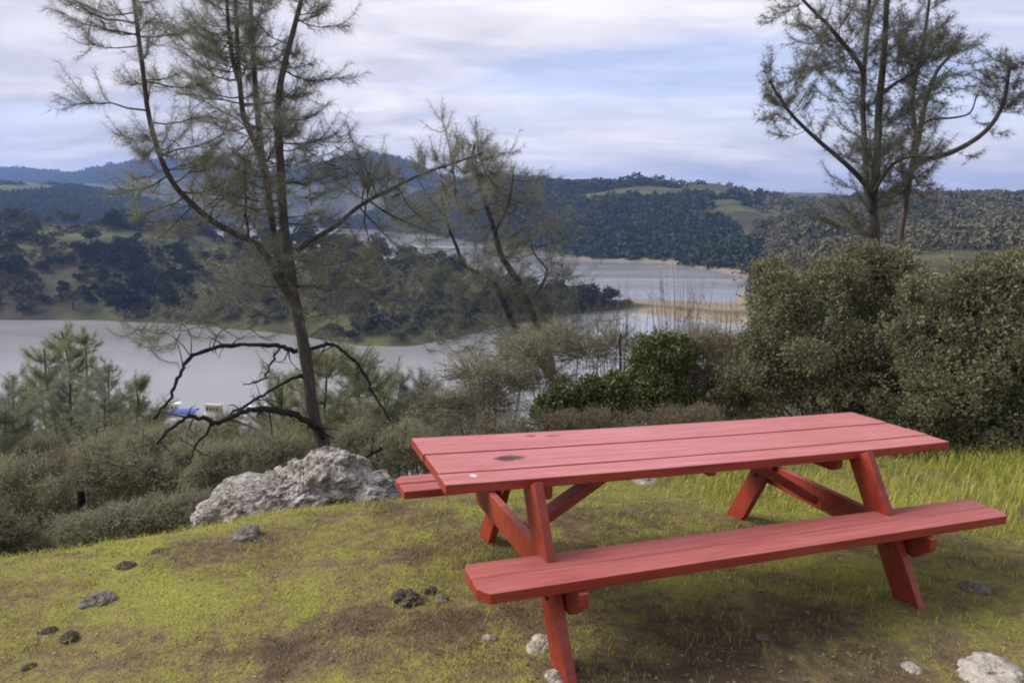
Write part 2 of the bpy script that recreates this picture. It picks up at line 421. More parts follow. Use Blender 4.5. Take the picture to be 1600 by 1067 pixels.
# ------------------------------------------------------------------ picnic table
pm, nt, b = mat('red_paint')
co = coord(nt)
gco = coord(nt, 'Object', (2.2, 42, 30)); grain = noise(nt, gco, 1.0, 6, .65, .6)
blot = noise(nt, coord(nt, 'Object', (1.2, 4, 4)), 1.7, 4, .6); speck = noise(nt, co, 38, 3, .6)
c = ramp(nt, grain, [(.28, (.12, .010, .006)), (.45, (.21, .023, .012)), (.62, (.26, .034, .017)), (.8, (.32, .065, .04))])
c = mix(nt, ramp(nt, blot, [(.38, (0, 0, 0)), (.7, (.55, .55, .55))]), c, (.28, .05, .026))
c = mix(nt, ramp(nt, speck, [(.69, (0, 0, 0)), (.76, (.6, .6, .6))]), c, (.16, .05, .035))
def spot(c, cx, cy, rx, ry, colr, zmin=.7, soft=.5, amp=1.0):
    sep = nt.nodes.new('ShaderNodeSeparateXYZ'); nt.links.new(co, sep.inputs[0])
    wob = math_(nt, 'MULTIPLY', math_(nt, 'SUBTRACT', noise(nt, co, 22, 3), .5), 1.3)
    a = math_(nt, 'DIVIDE', math_(nt, 'SUBTRACT', sep.outputs[0], cx), rx); d = math_(nt, 'DIVIDE', math_(nt, 'SUBTRACT', sep.outputs[1], cy), ry)
    r = math_(nt, 'ADD', math_(nt, 'SQRT', math_(nt, 'ADD', math_(nt, 'MULTIPLY', a, a), math_(nt, 'MULTIPLY', d, d))), wob)
    k = nt.nodes.new('ShaderNodeMapRange'); k.inputs[1].default_value = 1 - soft; k.inputs[2].default_value = 1 + soft; k.inputs[3].default_value = amp; k.inputs[4].default_value = 0
    nt.links.new(r, k.inputs[0])
    hi = math_(nt, 'GREATER_THAN', sep.outputs[2], zmin)
    return mix(nt, math_(nt, 'MULTIPLY', k.outputs[0], hi), c, colr)
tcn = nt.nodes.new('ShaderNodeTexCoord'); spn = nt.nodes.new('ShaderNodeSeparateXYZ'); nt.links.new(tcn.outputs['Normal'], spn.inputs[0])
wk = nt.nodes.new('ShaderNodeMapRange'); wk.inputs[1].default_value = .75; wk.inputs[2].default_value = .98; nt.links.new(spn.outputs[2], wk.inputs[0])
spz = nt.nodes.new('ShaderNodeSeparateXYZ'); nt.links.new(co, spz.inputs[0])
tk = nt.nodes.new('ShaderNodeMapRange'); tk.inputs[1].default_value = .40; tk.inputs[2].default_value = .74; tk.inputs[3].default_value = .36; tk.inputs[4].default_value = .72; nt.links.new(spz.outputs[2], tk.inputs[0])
c = mix(nt, math_(nt, 'MULTIPLY', wk.outputs[0], tk.outputs[0]), c, ramp(nt, grain, [(.3, (.42, .125, .12)), (.7, (.62, .275, .28))]))  # up-facing boards paler: sun-faded paint, with sky sheen painted into the colour
c = mix(nt, ramp(nt, noise(nt, coord(nt, 'Object', (3, 9, 9)), 4.0, 5, .7, .5), [(.64, (0, 0, 0)), (.70, (.5, .5, .5))]), c, (.24, .06, .045))
c = spot(c, -1.12, -.06, .08, .045, (.045, .012, .01), amp=.97, soft=.3)
c = spot(c, -1.05, -.15, .035, .035, (.30, .17, .15), amp=.5)
c = spot(c, -1.375, -.265, .014, .016, (.75, .72, .68), soft=.3)
c = spot(c, -.86, .29, .03, .02, (.15, .03, .025), amp=.8)
c = spot(c, -.74, .27, .05, .018, (.15, .03, .025), amp=.7)
c = spot(c, .9, -.1, .3, .1, (.40, .16, .15), amp=.4)
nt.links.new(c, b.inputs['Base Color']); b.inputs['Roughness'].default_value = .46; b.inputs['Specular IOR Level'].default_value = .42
bump(nt, b, math_(nt, 'ADD', grain, math_(nt, 'MULTIPLY', speck, .3)), .35, .004)
bolt_m, ntb, bb = mat('rusty_steel'); bb.inputs['Base Color'].default_value = (.09, .05, .035, 1); bb.inputs['Roughness'].default_value = .7; bb.inputs['Metallic'].default_value = .5

table = empty('picnic_table', TPOS, 'long red painted wooden picnic table with two attached benches on mossy grass', 'picnic table')
table.rotation_mode = 'QUATERNION'; table.rotation_quaternion = Matrix(ROT.tolist()).to_quaternion()
LT = 3.02; WT = .72

def board(name, outline, z0, z1, warp=None, bev=.006, parent=None, frame=None, material=pm, seg=14):
    """a plank: outline (x,y) extruded z0..z1, cut along x so it can sag a little, edges eased"""
    bm = bmesh.new()
    vs = [bm.verts.new((p[0], p[1], z1)) for p in outline]
    f = bm.faces.new(vs)
    if f.normal.z < 0 or True:
        bm.normal_update()
        if f.normal.z < 0: f.normal_flip()
    r = bmesh.ops.extrude_face_region(bm, geom=[f])
    dn = [e for e in r['geom'] if isinstance(e, bmesh.types.BMVert)]
    for v in dn: v.co.z = z0
    bmesh.ops.recalc_face_normals(bm, faces=bm.faces)
    bmesh.ops.bevel(bm, geom=list(bm.edges), offset=bev, segments=2, profile=.6, affect='EDGES')
    xs = [v.co.x for v in bm.verts]; a, c_ = min(xs), max(xs)
    for k in range(1, seg):
        x = a + (c_ - a) * k / seg
        bmesh.ops.bisect_plane(bm, geom=list(bm.verts) + list(bm.edges) + list(bm.faces), plane_co=(x, 0, 0), plane_no=(1, 0, 0))
    if frame is not None: bmesh.ops.transform(bm, matrix=frame, verts=bm.verts)
    if warp:
        for v in bm.verts: v.co += Vector(warp(v.co.x, v.co.y))
    me = bpy.data.meshes.new(name); bm.to_mesh(me); bm.free(); me.materials.append(material)
    o = bpy.data.objects.new(name, me); COL.objects.link(o); o.parent = parent
    return o

def bil(u, v, bl, fl, fr, br):
    return tuple((bl[k] * (1 - u) + br[k] * u) * v + (fl[k] * (1 - u) + fr[k] * u) * (1 - v) for k in range(3))
def warp_top(x, y):
    u = x / LT + .5; v = y / WT + .5
    a = bil(u, v, (0, 0, .020), (-.02, 0, -.004), (.004, 0, -.016), (-.004, 0, .002))
    sag = -.010 * (1 - (2 * u - 1) ** 2)
    return (a[0], a[1], a[2] + sag)
def warp_near(x, y):
    u = x / LT + .5; v = min(max((y + .774) / .279, 0), 1)
    a = bil(u, v, (.02, 0, .004), (0, 0, 0), (-.012, 0, .006), (.012, 0, 0))
    return a
pw = (WT - 4 * .004) / 5
dzs = [0, .003, -.002, .002, -.001]
for k in range(5):
    y0 = -WT / 2 + k * (pw + .004); e = .004 * ((k * 7) % 5 - 2) / 2
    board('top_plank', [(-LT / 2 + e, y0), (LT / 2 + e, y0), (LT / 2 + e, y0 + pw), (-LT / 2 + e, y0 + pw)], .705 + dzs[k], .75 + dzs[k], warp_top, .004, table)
def bench_planks(name, ya, yb, side, warp):
    # ya inner edge, yb outer edge; two planks, outer corners clipped
    z0, z1 = .39, .435; ch = .055; mid = (ya + yb) / 2; g = .0008 if side < 0 else .006
    s = 1 if yb > ya else -1
    inn = [(-LT / 2, ya), (LT / 2, ya), (LT / 2, mid - s * g), (-LT / 2, mid - s * g)]
    out = [(-LT / 2, mid + s * g), (LT / 2, mid + s * g), (LT / 2, yb - s * ch), (LT / 2 - ch * .8, yb), (-LT / 2 + ch * .8, yb), (-LT / 2, yb - s * ch)]
    if side < 0:
        inn = [(-LT / 2 + ch * .4, ya), (LT / 2 - .02, ya), (LT / 2, ya - .02), (LT / 2, mid - s * g), (-LT / 2, mid - s * g), (-LT / 2, ya - ch * .5)]
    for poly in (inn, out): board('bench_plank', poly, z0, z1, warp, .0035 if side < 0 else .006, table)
bench_planks('near', -.495, -.774, -1, warp_near)
bench_planks('far', .495, .774, 1, None)

def rod_board(name, A, B, wdir, w, th, seg=4, bev=.005, ext0=0, ext1=0, parent=table):
    """board from A to B, w wide along wdir (made perpendicular), th thick"""
    A, B = Vector(A), Vector(B); d = (B - A); L = d.length; d.normalize()
    n = d.cross(Vector(wdir)).normalized(); wv = n.cross(d).normalized()
    M = Matrix((( d.x, wv.x, n.x, A.x), (d.y, wv.y, n.y, A.y), (d.z, wv.z, n.z, A.z), (0, 0, 0, 1)))
    return board(name, [(-ext0, -w / 2), (L + ext1, -w / 2), (L + ext1, w / 2), (-ext0, w / 2)], -th / 2, th / 2, None, bev, parent, M, pm, seg)

LX, RX = -1.12, .84
legs = []
for x, s, zf in ((LX, -1, -.03), (RX, -1, -.04), (LX + .19, 1, -.17), (RX + .13, 1, -.17)):
    yf = s * (.76 + (-zf) * .5)
    legs.append(rod_board('leg', (x, yf, zf), (x, s * .35, .703), (0, 1, 0), .14, .045))
def bearer(xa, xb):
    L = 1.60
    bm_o = [(-.80, .25), (-.80, .385), (.80, .385), (.80, .25)]
    out = [(-.80, .33), (-.80, .388), (.80, .388), (.80, .33), (.70, .25), (-.70, .25)]
    # outline in (y, z) plane; frame maps local x->y, local y->z, local z->x
    M = Matrix(((0 + (xb - xa) / 1.6, 0, 1, (xa + xb) / 2), (1, 0, 0, 0), (0, 1, 0, 0), (0, 0, 0, 1)))
    return board('seat_support', out, -.022, .022, None, .005, table, M, pm, 6)
bearer(LX + .05, LX + .13)
bearer(RX + .055, RX + .20)
for x in (LX + .1, -.12, RX - .1):
    M = Matrix(((0, 0, 1, x), (1, 0, 0, 0), (0, 1, 0, 0), (0, 0, 0, 1)))
    board('cleat', [(-.31, .69), (.31, .69), (.31, .62), (.27, .60), (-.27, .60), (-.31, .62)] if abs(x) > .5 else [(-.33, .69), (.33, .69), (.33, .655), (-.33, .655)], -.02, .02, None, .004, table, M, pm, 5)
rod_board('diagonal_brace', (LX + .09, .0, .33), (-.42, .0, .69), (0, 1, 0), .10, .045)
rod_board('diagonal_brace', (RX + .03, .0, .33), (.22, .0, .69), (0, 1, 0), .10, .045)
for lg, (x, s) in zip(legs, ((LX, -1), (RX, -1), (LX + .19, 1), (RX + .13, 1))):
    mbb = MB()
    for zz_ in (.335, .29):
        yb_ = s * (.76 - (.41 / .73) * zz_)
        Pb = np.array([(x - .032, yb_, zz_), (x + .032, yb_, zz_)])
        V, Fq = tube(Pb, [.011, .011], 6); mbb.add(V, Fq); mbb.add(V, [[0, 1, 2, 3, 4, 5]]); mbb.add(V, [[6, 7, 8, 9, 10, 11]])
    mbb.build('bolt', bolt_m, lg)

# ------------------------------------------------------------------ rocks
rock_m, nt, b = mat('lichened_rock')
co = coord(nt)
n1 = noise(nt, co, 3.0, 7, .7, .8); n2 = noise(nt, co, 11, 6, .7); n3 = noise(nt, co, 34, 4, .7); n0 = noise(nt, co, 1.7, 3, .6)
n2 = math_(nt, 'ADD', math_(nt, 'MULTIPLY', n2, .55), math_(nt, 'MULTIPLY', noise(nt, coord(nt, 'Object', (3, 3, 17)), 2.0, 6, .7, 1.2), .45))
c = ramp(nt, n2, [(.3, (.09, .078, .068)), (.42, (.25, .23, .205)), (.53, (.42, .39, .355)), (.68, (.64, .61, .57))])
c = mix(nt, ramp(nt, n1, [(.55, (0, 0, 0)), (.68, (.7, .7, .7))]), c, (.62, .64, .61))
c = mix(nt, ramp(nt, n1, [(.3, (.7, .7, .7)), (.4, (0, 0, 0))]), c, (.22, .14, .095))
c = mix(nt, ramp(nt, n3, [(.3, (.8, .8, .8)), (.42, (0, 0, 0))]), c, (.06, .055, .05))
c = mix(nt, ramp(nt, n0, [(.62, (0, 0, 0)), (.75, (.7, .7, .7))]), c, (.28, .17, .10))
vo = nt.nodes.new('ShaderNodeTexVoronoi'); vo.feature = 'DISTANCE_TO_EDGE'; vo.inputs['Scale'].default_value = 5.5
wv = nt.nodes.new('ShaderNodeVectorMath'); wv.operation = 'ADD'; nw_ = nt.nodes.new('ShaderNodeTexNoise'); nw_.inputs['Scale'].default_value = 4; nw_.inputs['Detail'].default_value = 5
nt.links.new(coord(nt, 'Object', (1, 1, 1.9)), wv.inputs[0]); nt.links.new(nw_.outputs['Color'], wv.inputs[1]); nt.links.new(wv.outputs[0], vo.inputs['Vector'])
crack = ramp(nt, vo.outputs['Distance'], [(.0, (1, 1, 1)), (.035, (0, 0, 0))])
c = mix(nt, math_(nt, 'MULTIPLY', crack, .75), c, (.07, .06, .052))
n3 = math_(nt, 'SUBTRACT', n3, math_(nt, 'MULTIPLY', crack, .7))
nt.links.new(c, b.inputs['Base Color']); b.inputs['Roughness'].default_value = .92; b.inputs['Specular IOR Level'].default_value = .2
bump(nt, b, math_(nt, 'ADD', n2, n3), 1.0, .035)
def stone_mat(name, a, d):
    m, nt, b = mat(name); co = coord(nt)
    n = noise(nt, co, 22, 6, .7, .4)
    nt.links.new(ramp(nt, n, [(.32, a), (.62, d)]), b.inputs['Base Color']); b.inputs['Roughness'].default_value = .95
    bump(nt, b, n, .8, .012); return m
pale_m = stone_mat('pale_stone', (.16, .14, .11), (.42, .39, .34))
dark_m = stone_mat('dark_clod', (.02, .015, .011), (.10, .072, .05))
grey_m = stone_mat('grey_stone', (.06, .055, .045), (.19, .17, .14))

def star_rock(ells, sub, amp, sc, seed=0, strat=0.0):
    """surface seen from the origin of a union of ellipsoids [(centre, radii)], broken up by noise"""
    D, Fc = ico(sub)
    r = np.zeros(len(D))
    for c0, ra in ells:
        c0 = np.array(c0, float); ra = np.array(ra, float)
        d = D / ra; o = -c0 / ra
        A = (d * d).sum(1); B = 2 * (d * o).sum(1); C0 = (o * o).sum() - 1
        disc = B * B - 4 * A * C0
        k = np.where(disc > 0, (-B + np.sqrt(np.maximum(disc, 0))) / (2 * A), 0)
        r = np.maximum(r, k)
    r = np.maximum(r, .12 * r.max())
    V = D * r[:, None]
    n = fbm(V * sc + seed, 5, .58); rid = 1 - 2 * np.abs(fbm(V * sc * 1.9 + seed + 40, 4, .6))
    V = V + D * ((n * .9 + rid * .45) * amp)[:, None]
    if strat:
        q = V[:, 2] + .25 * V[:, 0] + .04 * n
        V[:, 0] += strat * np.sin(q * 46); V[:, 1] += strat * np.sin(q * 38 + 1)
    return V, Fc

BD = 5.35
c0 = at(472, 800, BD); sc_ = BD / F
def bp(px, py, dy=0): 
    q = at(px, py, BD + dy) - c0; return q
V, Fc = star_rock([(bp(470, 790), (.56, .42, .22)), (bp(520, 752, .05), (.27, .30, .20)), (bp(528, 735, .1), (.15, .2, .14)),
                   (bp(575, 775), (.20, .26, .16)), (bp(588, 790, -.1), (.15, .2, .13)), (bp(395, 775, .05), (.27, .25, .12)), (bp(345, 800), (.16, .2, .11)), (bp(460, 765, .05), (.24, .25, .13)), (bp(490, 800, -.15), (.3, .25, .12))], 7, .11, 5.2, 3.3, .014)
mb = MB(); mb.add(V, Fc)
o = mb.build('boulder', rock_m, smooth=False); o.location = c0
tag(o, 'big pale lichen-crusted limestone boulder at the foot of the tall pine', 'boulder')

def ground_hit(px, py):
    r = ray(px, py); lo_, hi_ = 1.2, 12
    for d in np.arange(1.2, 12, .03):
        p = r * d
        if p[2] + CAMZ <= float(near(np.array([p[0]]), np.array([p[1]]))[0]): return p + np.array([0, 0, CAMZ]), d
    return r * 6, 6
def stone(px, py, wpx, hpx, material, label, cat='stone', name='stone', dy=.7, seed=0, amp=.2, group=None):
    p, d = ground_hit(px, py)
    if material is dark_m: wpx *= .8; hpx *= .8
    a = wpx * d / F / 2; h = hpx * d / F / 2 * .8
    s = float(seed)
    V, Fc = star_rock([((0, 0, 0), (a, a * dy, h)), ((a * .35 * math.sin(s), a * .2, h * .3), (a * .55, a * .5, h * .8)), ((-a * .3, a * .1 * math.cos(s), h * .1), (a * .6, a * .5, h * .7))], 5, a * amp * 1.5, 1.9 / a, s)
    mb = MB(); mb.add(V, Fc); o = mb.build(name, material); o.location = (p[0], p[1], float(near(np.array([p[0]]), np.array([p[1]]))[0]) - h * .06)
    o.rotation_euler = (0, 0, s)
    return tag(o, label, cat, group)
stone(845, 1010, 56, 22, pale_m, 'flat pale stone lying left of the near table leg', seed=1)
stone(868, 1062, 44, 20, pale_m, 'small pale stone right at the foot of the near table leg', seed=2)
stone(765, 1000, 22, 12, pale_m, 'little pale pebble left of the flat stone by the near leg', seed=3)
stone(1546, 1056, 116, 24, pale_m, 'broad white rock breaking through the grass at bottom right', seed=4)
stone(1424, 1046, 34, 16, pale_m, 'small white rock just left of the broad white rock', seed=5)
stone(1520, 922, 48, 18, grey_m, 'low grey stone in the grass under the right bench end', seed=6)
stone(152, 944, 58, 20, grey_m, 'long flat grey stone in the yellow grass on the left', seed=7)
stone(110, 1003, 44, 34, dark_m, 'round dark clod with a shadowed hollow in the bright grass', 'clod', 'earth_clod', seed=8)
stone(198, 886, 44, 20, dark_m, 'dark brown clod below the left shrubs', 'clod', 'earth_clod', seed=9)
stone(246, 864, 46, 9, dark_m, 'thin dark slab of earth behind the brown clod', 'clod', 'earth_clod', seed=10)
stone(384, 840, 52, 26, grey_m, 'dark grey rock in front of the big boulder', seed=11)
stone(634, 940, 56, 26, dark_m, 'dark crumbly clod in the worn ground left of the table', 'clod', 'earth_clod', seed=12, amp=.4)
stone(672, 925, 26, 14, dark_m, 'smaller crumb of dark earth beside the crumbly clod', 'clod', 'earth_clod', seed=13, amp=.4)
stone(1008, 752, 52, 12, pale_m, 'pale flat rock seen under the table top in bright grass', seed=14)
stone(1190, 1000, 22, 10, grey_m, 'small grey pebble on dark litter in front of the bench', seed=15)
stone(75, 986, 34, 14, dark_m, 'low brown clod left of the round dark clod', 'clod', 'earth_clod', seed=16)
stone(45, 1047, 30, 16, dark_m, 'dark clod in the bottom left corner of the grass', 'clod', 'earth_clod', seed=17)
stone(690, 938, 26, 12, grey_m, 'grey pebble right of the crumbly dark clod', seed=18)

# ------------------------------------------------------------------ grass, litter
def turf_mat(name, cols):
    m, nt, b = mat(name); co = coord(nt)
    f, med, fine, vf = ground_nodes(nt, co)
    geo = nt.nodes.new('ShaderNodeNewGeometry')
    g = math_(nt, 'ADD', math_(nt, 'MULTIPLY', f, .66), math_(nt, 'MULTIPLY', geo.outputs['Random Per Island'], .40))
    c = ramp(nt, g, cols); nt.links.new(c, b.inputs['Base Color']); b.inputs['Roughness'].default_value = .7; b.inputs['Specular IOR Level'].default_value = .2
    tr = nt.nodes.new('ShaderNodeBsdfTranslucent'); nt.links.new(c, tr.inputs['Color'])
    ms = nt.nodes.new('ShaderNodeMixShader'); ms.inputs[0].default_value = .3
    nt.links.new(b.outputs[0], ms.inputs[1]); nt.links.new(tr.outputs[0], ms.inputs[2]); nt.links.new(ms.outputs[0], nt.nodes['Material Output'].inputs['Surface'])
    return m
turf_m = turf_mat('moss_and_turf', [(.36, (.20, .145, .085)), (.45, (.28, .24, .09)), (.54, (.34, .37, .075)), (.66, (.39, .47, .07)), (.78, (.52, .45, .13))])
tall_m = turf_mat('tall_grass', [(.34, (.22, .22, .06)), (.5, (.32, .36, .06)), (.62, (.42, .44, .08)), (.74, (.52, .44, .17)), (.85, (.58, .48, .26))])

def blades(P, h, w, lean=.6):
    n = len(P); a = rng.uniform(0, 2 * np.pi, n)
    d = np.stack([np.cos(a), np.sin(a), np.zeros(n)], 1); s = np.stack([-np.sin(a), np.cos(a), np.zeros(n)], 1) * (w * rng.uniform(.6, 1.3, n))[:, None]
    hh = (h * rng.uniform(.45, 1.2, n))[:, None]; l = (lean * rng.uniform(.1, 1, n))[:, None]
    up = np.array([0, 0, 1.])
    m = P + up * hh * .6 + d * hh * l * .35; t = P + up * hh * (1 - .3 * l) + d * hh * l
    V = np.stack([P - s, P + s, m + s * .7, m - s * .7, t], 1).reshape(-1, 3)
    i = np.arange(n)[:, None] * 5
    return V, i + np.array([[0, 1, 2, 3]]), i + np.array([[3, 2, 4]])
def scatter(n, x0, x1, y0, y1):
    x = rng.uniform(x0, x1, n); y = y0 + (y1 - y0) * rng.uniform(0, 1, n) ** 1.25
    return x, y
x, y = scatter(330000, -6.5, 7.5, 1.2, 9)
ye = np.interp(x, EDGE_X, EDGE_Y)
Pn = np.stack([x, y, 0 * x], -1)
dens = .40 * fbm(Pn * .75 + 1, 3) + .35 * fbm(Pn * 2.3 + 8, 3) + .5 * fbm(Pn * 8.5 + 4, 3)
worn = np.clip(1 - np.sqrt(((x - .95) * .55) ** 2 + ((y - 2.75) * .95) ** 2), 0, 1)
keep = (y < ye + 1.2) & (rng.uniform(0, 1, len(x)) < np.clip(.55 + 1.9 * dens - .5 * worn, .03, 1)) & (np.abs(x) < y * .8 + 1)
P = np.stack([x, y, near(x, y)], -1)[keep]; dk = dens[keep]
mb = MB(); hh = np.clip(.024 + .028 * dk + .012 * rng.normal(size=len(dk)), .008, .075)
V, q, t = blades(P, hh, .0013 + .0006 * P[:, 1] / 3, 1.3); mb.add(V, q); mb.f.append(t); mb.m.append(np.zeros(len(t), int)); mb.f[-1] = t
tag(mb.build('grass', turf_m), kind='stuff')

x, y = scatter(110000, -1.5, 8.5, 4.3, 9.5)
ye = np.interp(x, EDGE_X, EDGE_Y); Pn = np.stack([x, y, 0 * x], -1); dens = fbm(Pn * 1.1 + 30, 3)
yt = np.interp(x, [-1.5, 0, .8, 1.6, 2.6, 3.4, 8], [5.9, 5.75, 5.35, 5.2, 4.9, 4.35, 4.1])
keep = (y > yt + .25 * dens) & (y < ye + 1.0) & (rng.uniform(0, 1, len(x)) < np.clip(.6 + dens * 1.1, .12, 1))
P = np.stack([x, y, near(x, y)], -1)[keep]
hh = np.interp(P[:, 0], [-1.5, 1, 2.6, 4, 8], [.04, .08, .14, .20, .23]) * np.clip(1 + dens[keep] * .8, .5, 1.5) * np.clip((P[:, 1] - np.interp(P[:, 0], [-1.5, 0, .8, 1.6, 2.6, 3.4, 8], [5.9, 5.75, 5.35, 5.2, 4.9, 4.35, 4.1])) * 1.5 + .35, .35, 1)
mb = MB(); V, q, t = blades(P, hh, .0030, .8); mb.add(V, q); mb.f.append(t); mb.m.append(np.zeros(len(t), int))
tag(mb.build('tall_grass', tall_m), kind='stuff')

lit_m = leaf_mat('dead_leaves', [(.1, (.05, .03, .018)), (.45, (.13, .085, .05)), (.75, (.24, .17, .11)), (1, (.38, .31, .22))], .8, 0, 3)
x, y = scatter(34000, -5, 6, 1.2, 7)
Pn = np.stack([x, y, 0 * x], -1); dens = .55 * fbm(Pn * .75 + 1, 3) + .45 * fbm(Pn * 2.3 + 8, 3)
worn = np.clip(1 - np.sqrt(((x - .95) * .55) ** 2 + ((y - 2.75) * .95) ** 2), 0, 1)
keep = (rng.uniform(0, 1, len(x)) < np.clip(.22 - .9 * dens + .7 * worn, .02, 1)) & (y < np.interp(x, EDGE_X, EDGE_Y) + .3)
P = np.stack([x, y, near(x, y) + rng.uniform(.004, .02, len(x))], -1)[keep]
V, q = leaves(P, .026, .007, -.1); V = V.reshape(-1, 4, 3); V[:, :, 2] = P[:, None, 2] + (V[:, :, 2] - P[:, None, 2]) * .35
mb = MB(); mb.add(V.reshape(-1, 3), q); tag(mb.build('leaf_litter', lit_m), kind='stuff')

# ------------------------------------------------------------------ vegetation materials
pine_bark = bark_mat('pine_bark', (.022, .019, .018), (.07, .061, .057), (.17, .15, .137))
burnt_bark = bark_mat('charred_bark', (.004, .004, .005), (.010, .009, .010), (.03, .026, .026))
limb_bark = bark_mat('dead_limb_bark', (.008, .007, .007), (.028, .025, .025), (.09, .08, .078), 2)
grey_bark = bark_mat('grey_twig', (.04, .035, .03), (.12, .105, .095), (.24, .22, .20), 3)
pale_wood = bark_mat('bleached_wood', (.14, .12, .10), (.30, .27, .23), (.46, .42, .37), 3)
red_twig = bark_mat('reddish_twig', (.06, .035, .03), (.14, .09, .075), (.22, .16, .13), 3)
needle_m = leaf_mat('grey_pine_needles', [(.05, (.095, .105, .08)), (.4, (.19, .20, .15)), (.7, (.27, .275, .20)), (1, (.35, .34, .26))], .6, .4, 1.2)
needle_d = leaf_mat('dark_pine_needles', [(.05, (.05, .055, .045)), (.4, (.105, .11, .08)), (.7, (.165, .165, .115)), (1, (.24, .225, .16))], .6, .25, 1.2)  # darker needles for the right pines: backlit look put into the colour
needle_g = leaf_mat('green_pine_needles', [(.05, (.10, .11, .06)), (.4, (.21, .225, .12)), (.7, (.31, .32, .175)), (1, (.40, .38, .24))], .6, .4, 1.2)
oak_leaf = leaf_mat('dull_oak_leaves', [(.05, (.07, .072, .042)), (.35, (.14, .14, .076)), (.65, (.20, .195, .108)), (.88, (.26, .25, .155)), (1, (.34, .32, .23))], .65, .3, 1.6, .2)
brush_leaf = leaf_mat('grey_brush_leaves', [(.05, (.14, .13, .085)), (.4, (.26, .25, .155)), (.7, (.35, .335, .22)), (1, (.44, .42, .31))], .7, .35, 2)
green_leaf = leaf_mat('bright_shrub_leaves', [(.05, (.03, .04, .014)), (.4, (.085, .11, .03)), (.7, (.155, .185, .05)), (1, (.26, .28, .10))], .4, .2, 2, .5)
brown_leaf = leaf_mat('brown_shrub_leaves', [(.05, (.11, .09, .055)), (.4, (.23, .195, .115)), (.7, (.33, .29, .18)), (1, (.44, .40, .28))], .7, .35, 2)

# ------------------------------------------------------------------ pine builder
def branch_curve(p, d, L, n=6, lift=.5, sag=.25):
    t = np.linspace(0, 1, n)[:, None]
    C = p + d * L * t + np.array([0, 0, 1]) * L * (lift * t ** 2.2 - sag * t * (1 - t) * 1.2)
    C[1:] += np.cumsum(rng.normal(size=(n - 1, 3)), 0) * L * .03
    return C

def pine_foliage(stems, crown, wood, per_m, Lb, tuft, s0=.25, nl=.14, nw=.0028, step=.06, lift=.35, up=.35, twig=4, fade=.55, r0=.010, azb=None):
    """side branches, twigs and needle tufts along each stem (points N x 3); s0 = bare share at the bottom"""
    for St, a0, a1, dens in stems:
        seg = np.linalg.norm(np.diff(St, axis=0), axis=1); cum = np.r_[0, np.cumsum(seg)]; LT_ = cum[-1]
        nb = rng.poisson(per_m * dens * LT_ * (a1 - a0))
        for s in rng.uniform(a0, a1, nb) * LT_:
            p = np.array([np.interp(s, cum, St[:, k]) for k in range(3)]); p2 = np.array([np.interp(min(s + .1, LT_), cum, St[:, k]) for k in range(3)])
            tn = unit(p2 - p + 1e-9)
            a = rng.uniform(0, 2 * np.pi)
            side = unit(np.cross(tn, rand_dirs(1)[0]))
            d = unit(side + tn * up + np.array([0, 0, .05]))
            f = s / LT_
            L = Lb * rng.uniform(.45, 1.15) * (1 - fade * f)
            C = branch_curve(p, d, L, 6, lift * rng.uniform(.2, 1.3), .3)
            wood.add(*tube(C, np.linspace(r0 * L / Lb + .002, .0018, 6), 4))
            lines = [C]
            for k in range(rng.integers(max(twig - 2, 1), twig + 2)):
                u = rng.uniform(.25, .95); q = C[int(u * 5)]; 
                dd = unit(unit(C[-1] - C[0]) + rng.normal(size=3) * .65 + np.array([0, 0, .15]))
                c2 = branch_curve(q, dd, L * rng.uniform(.25, .5), 4, .3, .2)
                wood.add(*tube(c2, np.linspace(.0035, .0014, 4), 3)); lines.append(c2)
            pts, drs = [], []
            for k, c2 in enumerate(lines):
                ll = np.linalg.norm(c2[-1] - c2[0]); m = max(int(ll / step), 2)
                u = np.linspace(.5 if k == 0 else .2, 1, m) * (len(c2) - 1); i = np.minimum(u.astype(int), len(c2) - 2); fr = (u - i)[:, None]
                pts.append(c2[i] * (1 - fr) + c2[i + 1] * fr); drs.append(np.repeat(unit(c2[-1] - c2[-2])[None], m, 0))
            crown.add(*needles(np.concatenate(pts), np.concatenate(drs), tuft, nl, nw))
        # leader tip
        tp = np.repeat(St[-1:], 4, 0); crown.add(*needles(tp, np.repeat(unit(St[-1] - St[-2])[None], 4, 0), tuft * 2, nl, nw))

def px_line(pts, d, w0, w1, dd=None, n=5):
    """traced limb: pixels -> points at depth d (+ per-point offsets dd), radii tapering from w0 to w1 px"""
    dd = [0] * len(pts) if dd is None else np.interp(np.linspace(0, 1, len(pts)), np.linspace(0, 1, len(dd)), dd)
    P = spline([at(p[0], p[1], d + k) for p, k in zip(pts, dd)], n)
    return P, np.linspace(w0, w1, len(P)) * .5 * d / F

def add_roots(P, R, depth=2.0):
    """carry a trunk down into the hillside below its traced foot"""
    foot = P[0]; g = gz(foot[0], foot[1])
    if g < foot[2]:
        ext = np.array([[foot[0] + (foot[0] - P[2][0]) * .3, foot[1], g - .25]]); P = np.vstack([ext, (ext[0] + foot) / 2, P]); R = np.r_[R[0] * 1.35, R[0] * 1.12, R]
    return P, R

